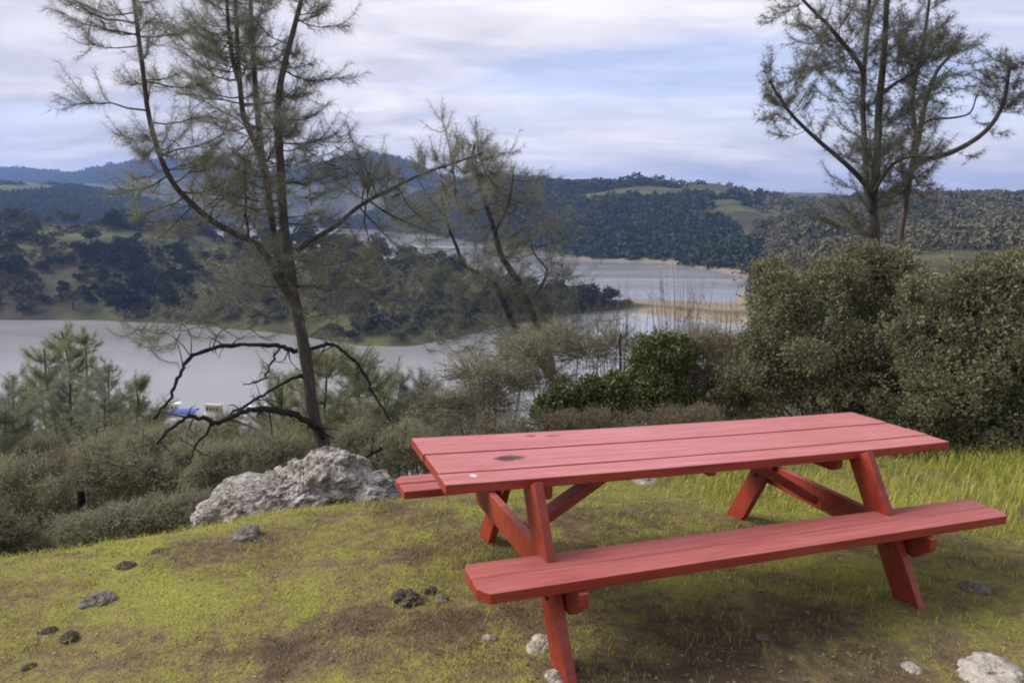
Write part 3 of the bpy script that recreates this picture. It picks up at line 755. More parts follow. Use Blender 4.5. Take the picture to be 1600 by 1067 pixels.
# ---- the tall many-stemmed pine behind the boulder
D = 7.6
trunk, Rt = px_line([(512, 712), (497, 672), (488, 640), (481, 580), (472, 525), (459, 462), (453, 416), (445, 366), (441, 310), (437, 240), (434, 182), (437, 140), (446, 95), (460, 42), (473, -10), (482, -80), (486, -170)], D, 23, 4, [0, 0, -.1, 0, .2])
trunk, Rt = add_roots(trunk, Rt)
stemB, RB = px_line([(458, 466), (440, 420), (428, 370), (417, 285), (401, 230), (381, 182), (374, 120), (370, 45), (366, -30), (360, -130), (352, -240)], D, 13, 4, [0, .15, .3, .35, .3])
stemC, RC = px_line([(414, 272), (407, 228), (403, 178), (398, 120), (394, 50), (391, -20), (392, -130)], D + .35, 12, 4, [0, .2, .4])
stemD, RD = px_line([(375, 132), (364, 95), (357, 40), (352, -30), (340, -120)], D + .3, 8, 3, [0, .1, -.2])
limbE, RE = px_line([(456, 470), (434, 434), (405, 386), (345, 354), (308, 326), (271, 287), (248, 238), (232, 178), (222, 100), (212, 22), (206, -40), (205, -110)], D, 11, 4, [0, -.2, -.6, -.9, -1.0])
limbF, RF = px_line([(464, 392), (488, 374), (522, 355), (562, 322), (602, 300), (660, 272), (716, 253), (750, 240)], D, 9, 3, [0, .3, .9, 1.3])
limbs = []
limbs.append(px_line([(463, 550), (442, 543), (418, 539), (368, 541), (322, 551), (290, 570), (274, 600), (255, 637), (226, 668)], D, 8, 4, [0, -.2, -.6, -.7]))
limbs.append(px_line([(506, 690), (499, 672), (480, 657), (448, 643), (404, 639), (370, 645), (340, 661), (316, 654), (288, 655), (272, 665), (238, 692)], D, 12, 4, [0, -.3, -.7, -.8]))
limbs.append(px_line([(478, 585), (455, 592), (420, 611), (384, 634), (350, 660)], D, 6, 3, [0, -.2, -.5]))
limbs.append(px_line([(480, 548), (515, 538), (544, 556), (564, 588), (585, 630), (604, 666)], D, 6, 3, [0, .3, .5]))
limbs.append(px_line([(332, 662), (318, 682), (300, 702), (290, 722)], D - .6, 5, 2, [0, -.1]))
limbs.append(px_line([(440, 540), (428, 560), (412, 590), (398, 596), (380, 598)], D - .2, 4, 2, [0, -.1]))
limbs.append(px_line([(382, 240), (382, 320), (388, 362), (392, 395)], D + .1, 4, 3, [0, 0]))
limbs.append(px_line([(596, 700), (584, 708), (566, 716), (545, 722)], D - .3, 6, 3, [0, .1]))
def assemble_pine(name, label, loc, wood_lines, foli, bark, needle, limb_lines=(), limb_mat=None, group=None, **kw):
    root = empty(name, loc, label, 'pine tree', group)
    M_ = np.array(loc); w = MB(); cr_ = MB()
    for P, R in wood_lines: w.add(*tube(P, R, 9, True, .06))
    pine_foliage(foli, cr_, w, **kw)
    w.build('trunk', bark, root, True, M_).location = (0, 0, 0)
    cr_.build('crown', needle, root, False, M_).location = (0, 0, 0)
    for P, R in limb_lines:
        P = P + np.cumsum(rng.normal(size=P.shape) * .006, 0) * np.linspace(0, 1, len(P))[:, None] + rng.normal(size=P.shape) * .007
        q = MB(); q.add(*tube(P, R, 7, True, .2))
        for k in range(int(len(P) * .5)):
            i = rng.integers(3, len(P) - 1); L_ = rng.uniform(.10, .42); d_ = unit(rng.normal(size=3) + np.array([0, 0, .1]))
            C = spline([P[i], P[i] + d_ * L_ * .5 + rng.normal(size=3) * .02, P[i] + d_ * L_ + rng.normal(size=3) * .05], 3); q.add(*tube(C, [R[i] * .4 + .001, .0012], 4))
        q.n = q.n; q.build('limb', limb_mat or bark, root, True, M_).location = (0, 0, 0)
    return root
foot = trunk[0]
foli = [(trunk, .45, 1, 1.0), (stemB, .3, 1, 1.0), (stemC, .1, 1, 1.0), (stemD, .1, 1, .9), (limbE, .28, 1, 1.25), (limbF, .2, .8, .7), (limbF, .8, 1, 3)]
pine1 = assemble_pine('pine_tree', 'tall sparse grey pine with several forking stems behind the boulder', foot, [(trunk, Rt), (stemB, RB), (stemC, RC), (stemD, RD), (limbE, RE), (limbF, RF)], foli, pine_bark, needle_m, limbs, limb_bark,
    per_m=14, Lb=1.0, tuft=12, nl=.115, nw=.0014, step=.042, twig=7, lift=.02, up=.12)
# low hanging sprays in the middle of the tree
def sprays(root, pts, needle, n, Lb, tuft, nl=.13, nw=.0026):
    c_ = MB(); w = c_
    for (px, py, d, r) in pts:
        for k in range(n):
            p = at(px + rng.normal() * r, py + rng.normal() * r * .7, d + rng.normal() * .3)
            dd = unit(rng.normal(size=3) * np.array([1, 1, .45])); C = branch_curve(p, dd, Lb * rng.uniform(.5, 1.1), 5, .3, .3)
            w.add(*tube(C, np.linspace(.005, .0015, 5), 3), 1)
            u = np.linspace(.1, 1, 9) * 4; i = np.minimum(u.astype(int), 3); fr = (u - i)[:, None]
            c_.add(*needles(C[i] * (1 - fr) + C[i + 1] * fr, np.repeat(unit(C[-1] - C[0])[None], 9, 0), tuft, nl, nw))
    M_ = np.array(root.location)
    c_.build('lower_crown', [needle, pine_bark], root, False, M_).location = (0, 0, 0)
sprays(pine1, [(420, 290, D + .2, 24), (470, 290, D, 22), (330, 310, D - .5, 22), (540, 270, D + .4, 20), (510, 240, D + .2, 22), (390, 420, D, 34), (350, 470, D - .2, 30), (420, 480, D + .3, 30), (520, 430, D + .3, 34), (560, 420, D + .4, 30), (300, 500, D - .4, 26), (510, 490, D, 26), (230, 525, D - .5, 20), (590, 470, D + .3, 30), (440, 400, D, 28), (380, 340, D + .1, 24)], needle_m, 22, .45, 11, .115, .00115)

# ---- right pine and the thinner one behind it
D2 = 15.0
tr2, R2 = px_line([(1368, 420), (1367, 360), (1364, 320), (1371, 240), (1374, 160), (1380, 100), (1384, 40), (1387, -30), (1392, -130), (1396, -260)], D2, 16, 4, [0, .2, 0])
tr2, R2 = add_roots(tr2, R2)
s2 = [px_line([(1360, 330), (1354, 290), (1352, 240), (1348, 160), (1352, 90), (1358, 10), (1362, -90), (1366, -200)], D2, 11, 3, [0, .3, .4]),
      px_line([(1362, 305), (1350, 286), (1321, 256), (1281, 222), (1241, 184), (1216, 150), (1204, 128)], D2, 9, 3, [0, -.5, -1.2]),
      px_line([(1350, 130), (1346, 106), (1321, 72), (1292, 38), (1258, 4), (1230, -30)], D2, 8, 3, [0, -.4, -.8]),
      px_line([(1374, 150), (1400, 130), (1424, 116), (1450, 90), (1470, 60)], D2, 6, 2, [0, -.4, -.8]),
      px_line([(1366, 300), (1390, 262), (1420, 246), (1460, 246)], D2, 6, 2, [0, -.4, -.8])]
fo2 = [(tr2, .42, 1, 1.8)] + [(s2[0][0], .3, 1, 1.2), (s2[1][0], .25, .8, .9), (s2[1][0], .7, 1, 1.8), (s2[2][0], .2, 1, 1.5), (s2[3][0], .3, 1, 1.2), (s2[4][0], .2, 1, .8)]
pine2 = assemble_pine('pine_tree', 'open straight-trunked pine rising out of the oak brush on the right', tr2[0], [(tr2, R2)] + s2, fo2, pine_bark, needle_d,
    per_m=9, Lb=1.45, tuft=12, nl=.17, nw=.003, step=.08, twig=6, lift=.25, up=.35)
D3 = 17.5
tr3, R3 = px_line([(1404, 400), (1410, 350), (1417, 312), (1424, 262), (1432, 222), (1426, 160), (1436, 100), (1446, 46), (1453, -10), (1460, -90), (1462, -180)], D3, 9, 3, [0, .1, 0])
tr3, R3 = add_roots(tr3, R3)
s3 = [px_line([(1414, 322), (1421, 274), (1442, 252), (1482, 240), (1521, 220), (1549, 195), (1568, 160), (1576, 116), (1578, 96)], D3, 10, 4, [0, -.6, -1.2]),
      px_line([(1434, 222), (1446, 162), (1464, 112), (1488, 84), (1500, 60)], D3, 8, 3, [0, .3, .5]),
      px_line([(1432, 205), (1452, 188), (1492, 184), (1516, 176), (1526, 150)], D3, 4, 2, [0, .3, .4])]
fo3 = [(tr3, .5, 1, 1.3), (s3[0][0], .35, .75, .5), (s3[0][0], .72, 1, 3.0), (s3[1][0], .3, 1, 1.2), (s3[2][0], .3, 1, .4)]
pine3 = assemble_pine('pine_tree', 'thin pine with one long upswept limb, right of the straight-trunked pine', tr3[0], [(tr3, R3)] + s3, fo3, pine_bark, needle_d,
    per_m=8, Lb=1.4, tuft=12, nl=.17, nw=.0034, step=.08, twig=6, lift=.25, up=.35)

# ---- leaning twin-stemmed pine in the middle
D4 = 14.0
tr4, R4 = px_line([(866, 596), (853, 578), (838, 556), (812, 522), (796, 494)], D4, 13, 11, [0, .1])
a4, Ra = px_line([(864, 590), (853, 534), (833, 492), (816, 450), (785, 402), (772, 360), (758, 316), (745, 280), (738, 250), (742, 225)], D4 + .1, 14, 4, [0, .2, 0])
a4, Ra = add_roots(a4, Ra)
s4 = [(tr4, R4), px_line([(797, 495), (786, 470), (770, 440), (728, 416), (712, 382), (700, 352), (690, 310)], D4, 9, 3, [0, -.3, -.6]),
      px_line([(828, 468), (846, 446), (855, 424), (846, 410), (834, 394), (826, 360)], D4, 6, 2, [0, .3, .5]), px_line([(772, 365), (790, 330), (800, 290), (802, 262)], D4, 5, 2, [0, -.3])]
fo4 = [(a4, .3, 1, 1.3), (s4[1][0], .25, 1, 1.2), (s4[2][0], .3, 1, 1.0), (s4[3][0], .1, 1, 1.2)]
pine4 = assemble_pine('pine_tree', 'leaning twin-stemmed feathery pine between the tall pine and the lake', a4[0], [(a4, Ra)] + s4, fo4, pine_bark, needle_m,
    per_m=12, Lb=1.25, tuft=9, nl=.17, nw=.0021, step=.075, twig=7, lift=.02, up=.15, fade=.35)
sprays(pine4, [(680, 470, D4, 40), (740, 470, D4, 40), (800, 430, D4 + .4, 36), (640, 440, D4, 36), (860, 480, D4, 30), (700, 520, D4, 30), (780, 510, D4, 30), (860, 350, D4 + .3, 24), (650, 330, D4, 24), (880, 430, D4 + .3, 22), (820, 540, D4, 30), (890, 520, D4, 26), (760, 560, D4 + .2, 26)], needle_m, 24, .8, 10, .17, .0021)

# ---- young pines on the slope, left
def young(px, d, top, base, wpx, label, needle=needle_g, dens=1.0, lean=0, Lb=.55, bare=.35, group='young pines on the slope before the lake'):
    mid = [(px + lean * k + rng.normal() * 2.5, base + (top - base) * k) for k in (0, .25, .5, .75, 1)]
    P, R = px_line(mid, d, wpx, 2, [0, .1, 0]); P, R = add_roots(P, R)
    g = P[0]
    return assemble_pine('young_pine', label, g, [(P, R)], [(P, bare, 1, dens)], pine_bark, needle, (), None, group, per_m=18, Lb=Lb * 1.2, tuft=12, nl=.14, nw=.0024, step=.055, twig=7, fade=.5, lift=.35)
young(95, 17, 548, 760, 7, 'young pine with the leftmost tall stem of the slender cluster over the marina', lean=-26, Lb=.8)
young(116, 18, 520, 770, 8, 'tallest thin-stemmed young pine of the cluster on the left slope', lean=-14, Lb=.75)
young(136, 20, 530, 740, 6, 'young pine with a straight stem at the right side of the slender cluster', lean=-4, Lb=.8)
young(172, 21, 572, 740, 5, 'short young pine with a dense dark tip right of the slender cluster', lean=-4, Lb=.6)
young(14, 14, 590, 860, 6, 'spindly young pine cut by the left edge of the view', lean=6, Lb=.6)
young(52, 20, 600, 770, 5, 'small young pine low between the edge and the slender cluster', lean=-10, Lb=.75)
young(215, 15, 596, 760, 5, 'bushy olive young pine left of the arching bare limb', Lb=.65, bare=.1, dens=1.4)
young(250, 19, 640, 760, 4, 'tiny olive pine under the arching bare limb', Lb=.6, bare=.1, dens=1.3)
young(60, 13, 690, 860, 4, 'feathery young pine at the left edge, in front of the slender cluster', Lb=.75, bare=.05, dens=1.5)
young(150, 12, 668, 850, 4, 'feathery young pine standing before the slender cluster', Lb=.7, bare=.05, dens=1.5)
young(205, 11.5, 690, 850, 4, 'low feathery young pine left of the blue canopied houseboat', Lb=.7, bare=.05, dens=1.5)
young(252, 12.5, 715, 850, 4, 'low soft young pine below the blue canopied houseboat', Lb=.65, bare=.05, dens=1.5)
young(345, 12, 668, 850, 4, 'soft young pine right of the blue canopied houseboat', Lb=.7, bare=.05, dens=1.5)
young(395, 11, 690, 850, 4, 'soft young pine above the middle of the boulder', Lb=.65, bare=.05, dens=1.5)
young(470, 11.5, 600, 760, 4, 'soft young pine tight against the left side of the tall trunk', Lb=.7, bare=.05, dens=1.4)
young(605, 12.5, 610, 760, 4, 'feathery young pine over the table corner', Lb=.75, bare=.05, dens=1.4)
young(30, 16, 620, 820, 5, 'grey-green pine rising before the leftmost moored boats', Lb=.8, bare=.1, dens=1.3)
young(190, 16, 640, 820, 5, 'grey-green pine between slender cluster and blue canopied houseboat', Lb=.8, bare=.1, dens=1.3)
young(230, 14, 650, 820, 5, 'grey-green pine beside the tip of the arching bare limb', Lb=.75, bare=.1, dens=1.3)
young(365, 15, 655, 820, 5, 'grey-green pine under the middle of the low black limb', Lb=.75, bare=.1, dens=1.3)
young(75, 18, 590, 800, 5, 'slim grey-green pine left inside the slender cluster', lean=-8, Lb=.8, bare=.15, dens=1.2)
young(110, 14, 600, 830, 5, 'grey-green pine centred before the slender cluster', Lb=.85, bare=.1, dens=1.3, needle=needle_m)
young(10, 12, 640, 850, 5, 'grey feathery pine at the very left edge', Lb=.8, bare=.05, dens=1.4, needle=needle_m)
young(165, 13.5, 625, 830, 5, 'grey feathery pine right of the slender cluster', Lb=.8, bare=.1, dens=1.3, needle=needle_m)
young(312, 12.5, 706, 830, 4, 'low grey feathery pine under the fork of the low black limb', Lb=.7, bare=.05, dens=1.4, needle=needle_m)
young(425, 13, 628, 800, 4, 'grey feathery pine left of the tall trunk base', Lb=.75, bare=.05, dens=1.3, needle=needle_m)
young(660, 14, 600, 760, 4, 'grey feathery pine just left of the pale leafless bush', Lb=.75, bare=.1, dens=1.2, needle=needle_m)
young(510, 10.5, 556, 740, 7, 'soft green young pine directly behind the tall pine trunk', Lb=.75, bare=.05, dens=1.6, needle=needle_g)
young(560, 11.5, 560, 740, 6, 'soft green young pine just right of the tall pine trunk', Lb=.8, bare=.05, dens=1.3, needle=needle_g)
young(440, 13, 590, 740, 5, 'small pine seen beneath the low black limb left of the trunk', Lb=.7, bare=.1, dens=1.2, needle=needle_g)
young(625, 14, 590, 720, 5, 'pale thin pine between tall trunk and the leaning pine', Lb=.6, bare=.15, dens=.9, needle=needle_m)

# ------------------------------------------------------------------ shrubs
def shrub(name, label, cat, foot_px, d, lumps, nleaf, leaf, L, w, bark=grey_bark, ntwig=40, group=None, shell=.55, stems=7, tw=.006):
    """lumps: (px, py, radius_px_x, radius_px_y, depth offset)"""
    fx = at(foot_px, 700, d); root_p = np.array([fx[0], d, gz(fx[0], d) - .03])
    root = empty(name, root_p, label, cat, group)
    c_ = MB(); wd = MB()
    tot = sum(l[2] * l[3] for l in lumps); nleaf *= 3.6; L *= 1.12; w *= 1.15
    if name == 'brush': nleaf *= .95; L *= 1.9; w *= .36; shell *= .6; ntwig = int(ntwig * 1.8)
    cs = []
    for (px, py, rx, ry, do) in lumps:
        c0 = at(px, py, d + do); k = (d + do) / F; ra = np.array([rx * k, (rx + ry) * .5 * k, ry * k]); cs.append((c0, ra))
        n = int(nleaf * rx * ry / tot); ns = 11
        sub = [(c0, ra * .62)]
        for j in range(ns):
            q = rand_dirs(1)[0]; f = rng.uniform(.24, .46)
            sub.append((c0 + q * ra * rng.uniform(.45, .86), ra.mean() * f * np.array([1, 1, rng.uniform(.7, 1.5)])))
        wts = np.array([.8 * sub[0][1].prod() ** (2 / 3.)] + [b_[1].prod() ** (2 / 3.) for b_ in sub[1:]]); wts /= wts.sum()
        for (c1, r1), wt in zip(sub, wts):
            m_ = max(int(n * wt), 3); q = rand_dirs(m_); r = shell * rng.uniform(.7, 1.1, m_) + (1 - shell) * rng.uniform(0, 1, m_) ** .4
            P = c1 + q * r[:, None] * r1 + rng.normal(size=(m_, 3)) * r1 * .12
            keep = fbm(P * (2.4 / max(ra.max(), .1)) + 5, 3) > -.2 + .12 * rng.normal(size=m_)
            c_.add(*leaves(P[keep], L, w, .4, q[keep]))
    for k in range(stems):
        c0, ra = cs[k % len(cs)]
        tgt = c0 + rng.normal(size=3) * ra * .4
        mid = (root_p + tgt) / 2 + rng.normal(size=3) * .12
        a = root_p + rng.normal(size=3) * np.array([.12, .12, 0])
        C = spline([a, mid, tgt], 5); wd.add(*tube(C, np.linspace(tw * 4, tw * 1.2, len(C)), 5))
    for k in range(int(ntwig * 1.6)):
        c0, ra = cs[rng.integers(len(cs))]
        q = rand_dirs(1)[0]; q[2] = abs(q[2]) * .8 + .1 * q[2]
        p0 = c0 + q * ra * rng.uniform(.2, .7); p1 = c0 + q * ra * rng.uniform(.95, 1.42) + rng.normal(size=3) * ra * .2
        C = spline([p0, (p0 + p1) / 2 + rng.normal(size=3) * .03, p1], 3); wd.add(*tube(C, np.linspace(tw, tw * .3, len(C)), 3))
        nl_ = rng.integers(4, 26); u_ = rng.uniform(.35, 1.05, nl_); i_ = np.minimum((u_ * (len(C) - 1)).astype(int), len(C) - 2); f_ = (u_ * (len(C) - 1) - i_)[:, None]
        c_.add(*leaves(C[i_] * (1 - f_) + C[i_ + 1] * f_ + rng.normal(size=(nl_, 3)) * L * .45, L, w, .4))
    M_ = root_p
    c_.build('foliage', leaf, root, False, M_).location = (0, 0, 0)
    wd.build('stem', bark, root, True, M_).location = (0, 0, 0)
    return root

shrub('oak_shrub', 'large grey-green scrub oak standing behind the middle of the table', 'shrub', 1290, 8.6,
      [(1230, 470, 62, 62, 0), (1310, 440, 80, 60, .2), (1370, 480, 60, 70, .2), (1260, 550, 95, 80, -.2), (1350, 570, 90, 80, -.2), (1200, 600, 80, 55, -.3), (1300, 620, 120, 55, -.4), (1170, 560, 40, 50, 0), (1395, 420, 40, 34, .3), (1440, 530, 46, 50, .1), (1200, 430, 34, 30, .3), (1345, 405, 40, 26, .4), (1120, 620, 60, 50, .1), (1420, 600, 60, 60, -.2)], 31000, oak_leaf, .034, .011, ntwig=300, stems=14)
shrub('oak_shrub', 'dark scrub oak filling the right edge beyond the table end', 'shrub', 1530, 7.3,
      [(1500, 500, 70, 75, .3), (1570, 480, 70, 70, .3), (1470, 590, 85, 85, 0), (1570, 590, 90, 95, 0), (1520, 690, 90, 66, -.1), (1440, 640, 70, 60, .2), (1600, 700, 70, 80, -.4), (1560, 720, 60, 46, -.3), (1470, 700, 50, 40, 0), (1640, 560, 90, 130, 0), (1700, 640, 90, 140, 0), (1455, 500, 40, 40, .4), (1600, 430, 60, 40, .5), (1530, 440, 40, 34, .4), (1390, 690, 60, 40, .2), (1438, 470, 40, 44, .6), (1425, 525, 46, 46, .4), (1462, 560, 50, 56, .2)], 41000, oak_leaf, .034, .011, ntwig=300, stems=14)
shrub('oak_shrub', 'taller loose scrub oak further back at the right edge', 'shrub', 1590, 12,
      [(1570, 440, 60, 45, 0), (1650, 430, 80, 70, 0), (1500, 460, 40, 40, .3)], 7000, oak_leaf, .045, .014, ntwig=50)
shrub('manzanita_bush', 'bright green rounded bush right of the leaning pine behind the table', 'bush', 900, 8.2,
      [(890, 625, 52, 36, 0), (940, 610, 50, 34, 0), (860, 640, 32, 26, -.1), (970, 630, 46, 36, 0), (915, 650, 70, 26, -.2)], 8500, green_leaf, .036, .013, ntwig=30)
shrub('manzanita_bush', 'upright dark green bush next to the bright bush', 'bush', 1020, 8.8,
      [(1015, 560, 36, 50, 0), (1040, 590, 46, 60, 0), (1000, 610, 46, 46, 0), (1060, 560, 40, 50, .1), (1030, 640, 70, 32, -.1)], 9500, green_leaf, .034, .011, ntwig=40)
bb_ = [(1080, 560, 46, 56, .2), (1120, 590, 60, 56, 0), (1160, 620, 60, 44, -.1), (1090, 640, 80, 32, -.2), (1130, 545, 40, 36, .2)]
shrub('brush', 'brown-grey twiggy brush between dark green bush and scrub oak', 'shrub', 1110, 9.0, bb_, 9000, brown_leaf, .028, .008, ntwig=160)
shrub('brush', 'low dull brush along the back edge of the table top', 'shrub', 960, 7.6, [(880, 668, 60, 22, 0), (960, 668, 80, 22, 0), (1050, 662, 80, 24, 0), (800, 680, 60, 20, .1)], 6500, brown_leaf, .026, .008, ntwig=90)
shrub('brush', 'tall pale thin brush over the water right of the leaning trunks', 'shrub', 880, 12, [(810, 560, 44, 50, 0), (870, 540, 40, 44, .2), (920, 560, 44, 44, 0), (960, 545, 34, 40, .3), (850, 600, 60, 34, 0)], 3600, brush_leaf, .034, .008, ntwig=240, bark=grey_bark)
# left slope
shrub('brush', 'tawny feathery brush left of the boulder, under the arching limb', 'shrub', 240, 8.5, [(230, 735, 60, 52, 0), (280, 760, 62, 48, 0), (190, 760, 56, 48, .2), (250, 700, 40, 32, .3)], 12000, brush_leaf, .03, .007, ntwig=170, bark=grey_bark)
shrub('brush', 'olive brush directly left of the boulder with fine bare twigs', 'shrub', 360, 8.0, [(330, 745, 56, 52, 0), (390, 730, 56, 44, .1), (440, 715, 46, 42, .3), (350, 780, 50, 32, -.2), (300, 720, 40, 40, .3)], 12000, brush_leaf, .03, .007, ntwig=190)
shrub('brush', 'grey leafless brush low in front at the grass edge', 'shrub', 270, 6.6, [(250, 805, 60, 24, 0), (300, 800, 50, 26, 0), (200, 815, 60, 24, -.1), (130, 830, 60, 24, -.2)], 4500, brush_leaf, .022, .006, ntwig=330, bark=grey_bark, tw=.005)
shrub('brush', 'olive brush mass at the left edge of the view', 'shrub', 60, 8.2, [(40, 760, 66, 48, 0), (110, 770, 60, 50, 0), (20, 810, 60, 40, -.2), (90, 815, 70, 34, -.2), (150, 720, 44, 42, .4), (-60, 780, 80, 80, 0)], 16000, brush_leaf, .032, .009, ntwig=130)
shrub('brush', 'dark low bush in the left corner at the grass edge', 'shrub', 10, 5.6, [(5, 840, 44, 34, 0), (-50, 835, 60, 46, 0), (45, 858, 30, 18, 0)], 5500, oak_leaf, .026, .009, ntwig=40)
shrub('brush', 'olive brush behind the right end of the boulder', 'shrub', 620, 9.0, [(590, 720, 46, 38, 0), (640, 690, 52, 36, 0), (660, 720, 46, 34, -.1), (560, 690, 36, 32, .2)], 8500, brush_leaf, .03, .008, ntwig=130)
shrub('brush', 'pale thin brush over the lake left of the bright green bush', 'shrub', 760, 11, [(740, 590, 50, 44, 0), (790, 610, 46, 44, 0), (750, 640, 80, 34, 0), (700, 640, 50, 32, 0), (830, 560, 34, 40, .2)], 6000, brush_leaf, .034, .008, ntwig=260, bark=grey_bark)
shrub('brush', 'tall brown brush on the slope below the young pines', 'shrub', 60, 12.5, [(40, 720, 80, 46, 0), (140, 730, 70, 44, 0), (220, 690, 50, 34, .2), (-60, 720, 80, 60, 0)], 9000, brown_leaf, .036, .010, ntwig=140)
shrub('brush', 'greyish brush on the slope under the low black limb', 'shrub', 420, 12.5, [(400, 700, 60, 40, 0), (330, 700, 56, 36, 0), (470, 690, 50, 42, 0), (300, 680, 34, 28, .2)], 8000, brush_leaf, .036, .009, ntwig=160)
shrub('brush', 'brush filling the slope between trunk and table corner', 'shrub', 600, 12.5, [(560, 670, 60, 40, 0), (640, 670, 60, 32, 0), (720, 670, 60, 26, 0)], 7500, brush_leaf, .036, .009, ntwig=120)

def twig_bush(name, label, px, d, n, spread, top, base, bark, tw, group=None, cat='bare bush'):
    p = at(px, base, d); g = gz(p[0], p[1]); base_p = np.array([p[0], p[1], min(g, p[2])])
    root = empty(name, base_p, label, cat, group); 
    for j in range(5):
        w = MB()
        for k in range(n // 5):
            tpx = px + rng.normal() * spread; tpy = top + abs(rng.normal()) * (base - top) * .35
            e = at(tpx, tpy, d + rng.normal() * .25); m_ = base_p + (e - base_p) * .55 + rng.normal(size=3) * .06 + np.array([0, 0, .05])
            C = spline([base_p + rng.normal(size=3) * .05, m_, e], 5); w.add(*tube(C, np.linspace(tw * 1.6, tw * .35, len(C)), 3))
            for s in range(5):
                q = C[rng.integers(4, len(C) - 1)]; e2 = q + unit(rng.normal(size=3) + np.array([0, 0, .8])) * rng.uniform(.12, .35)
                w.add(*tube(spline([q, (q + e2) / 2 + rng.normal(size=3) * .02, e2], 3), np.linspace(tw * .6, tw * .2, 4), 3))
        w.build('stem', bark, root, True, base_p).location = (0, 0, 0)
    return root
twig_bush('bare_bush', 'reddish leafless bush with upright wands in front of the far lake arm', 1060, 11, 60, 30, 405, 600, red_twig, .006)
twig_bush('bare_bush', 'thin leafless bush rising left of the reddish wands', 965, 12, 40, 26, 430, 600, grey_bark, .006)
twig_bush('bare_bush', 'grey leafless bush between reddish wands and scrub oak', 1135, 11.5, 40, 24, 460, 600, grey_bark, .006)
twig_bush('bare_bush', 'grey leafless tree-like bush behind the straight-trunked pine', 1405, 13, 50, 34, 380, 560, pale_wood, .006)
twig_bush('bare_bush', 'tangle of grey bare wands beside the boulder', 400, 7.0, 60, 34, 720, 800, grey_bark, .004)
twig_bush('bare_bush', 'fan of grey bare wands left at the edge of the grass', 265, 7.0, 60, 50, 765, 835, grey_bark, .004)
twig_bush('bare_bush', 'pale leafless bush over the water below the leaning pine', 760, 12, 60, 44, 560, 680, pale_wood, .005)
for pts, lab in (([(1150, 655), (1172, 632), (1195, 612), (1215, 604), (1236, 592)], 'bleached dead branch slanting up through brush behind the table'), ([(1186, 652), (1202, 628), (1222, 610), (1248, 606)], 'shorter bleached dead branch crossing the slanting one')):
    Pq, Rq = px_line(pts, 8.3, 4.5, 2, [0, .15]); mb = MB(); mb.add(*tube(Pq, Rq, 6, True, .1))
    for k in range(4):
        q = Pq[4 + k * 3]; e2 = q + np.array([rng.normal() * .12, rng.normal() * .05, .12]); mb.add(*tube(spline([q, (q + e2) / 2 + .01, e2], 3), [.008, .006, .005, .003], 4))
    tag(mb.build('dead_branch', grey_bark, None, True, Pq[0]), lab, 'branch')
Pq, Rq = px_line([(126, 800), (127, 785), (126, 766)], 7.6, 15, 11, [0, 0]); Pq, Rq = add_roots(Pq, Rq); mb = MB(); mb.add(*tube(Pq, Rq, 9, True, .15)); mb.add(Pq[-1:] + np.stack([np.cos(np.arange(9) * .7) * .04, np.sin(np.arange(9) * .7) * .04, np.zeros(9)], 1), [[0, 1, 2, 3, 4, 5, 6, 7, 8]])
tag(mb.build('burnt_stump', burnt_bark, None, True, Pq[0]), 'short charred stump among the brush at left', 'stump')
Pq, Rq = px_line([(969, 590), (970, 560), (968, 540), (970, 520)], 10.5, 4, 2, [0, 0]); Pq, Rq = add_roots(Pq, Rq); mb = MB(); mb.add(*tube(Pq, Rq, 7, True, .15))
tag(mb.build('dead_snag', burnt_bark, None, True, Pq[0]), 'thin black dead snag poking up left of the dark green bush', 'snag')

# ------------------------------------------------------------------ marina
def plain(name, colr, rough=.5):
    m, nt, b = mat(name); co = coord(nt); n = noise(nt, co, 3, 4)
    nt.links.new(mix(nt, math_(nt, 'MULTIPLY', n, .35), colr, tuple(x * .6 for x in colr)), b.inputs['Base Color']); b.inputs['Roughness'].default_value = rough; return m
white_m = plain('white_gelcoat', (.78, .78, .76)); blue_m = plain('blue_canvas', (.06, .10, .38), .8); navy_m = plain('navy_paint', (.02, .03, .09)); glass_m = plain('dark_window', (.02, .025, .03), .1)
tan_m = plain('tan_siding', (.45, .40, .30)); dock_m = plain('dock_planks', (.32, .29, .25), .9); grn_m = plain('green_roof', (.10, .16, .10)); rust_m = plain('rust_roof', (.22, .10, .07))
def box(mb, x0, x1, y0, y1, z0, z1, mi=0, taper=0):
    V = [(x0, y0, z0), (x1, y0, z0), (x1, y1, z0), (x0, y1, z0), (x0 + taper, y0 + taper, z1), (x1 - taper, y0 + taper, z1), (x1 - taper, y1 - taper, z1), (x0 + taper, y1 - taper, z1)]
    mb.add(V, [[0, 3, 2, 1], [4, 5, 6, 7], [0, 1, 5, 4], [1, 2, 6, 5], [2, 3, 7, 6], [3, 0, 4, 7]], mi)
def hull_mesh(L, B, H):
    xs = np.linspace(-L / 2, L / 2, 9); wdt = B / 2 * np.array([.86, .95, 1, 1, 1, .97, .85, .55, .05]); V = []
    for x_, w_, q in zip(xs, wdt, np.linspace(0, 1, 9)):
        V += [(x_, -w_, H + .25 * q ** 3), (x_, -w_ * .8, -.25), (x_, w_ * .8, -.25), (x_, w_, H + .25 * q ** 3)]
    Fq = []
    for i in range(8):
        for j in range(4): Fq.append([i * 4 + j, i * 4 + (j + 1) % 4, i * 4 + 4 + (j + 1) % 4, i * 4 + 4 + j])
    Fq += [[0, 3, 2, 1], [32, 33, 34, 35]]
    return np.array(V, float), Fq
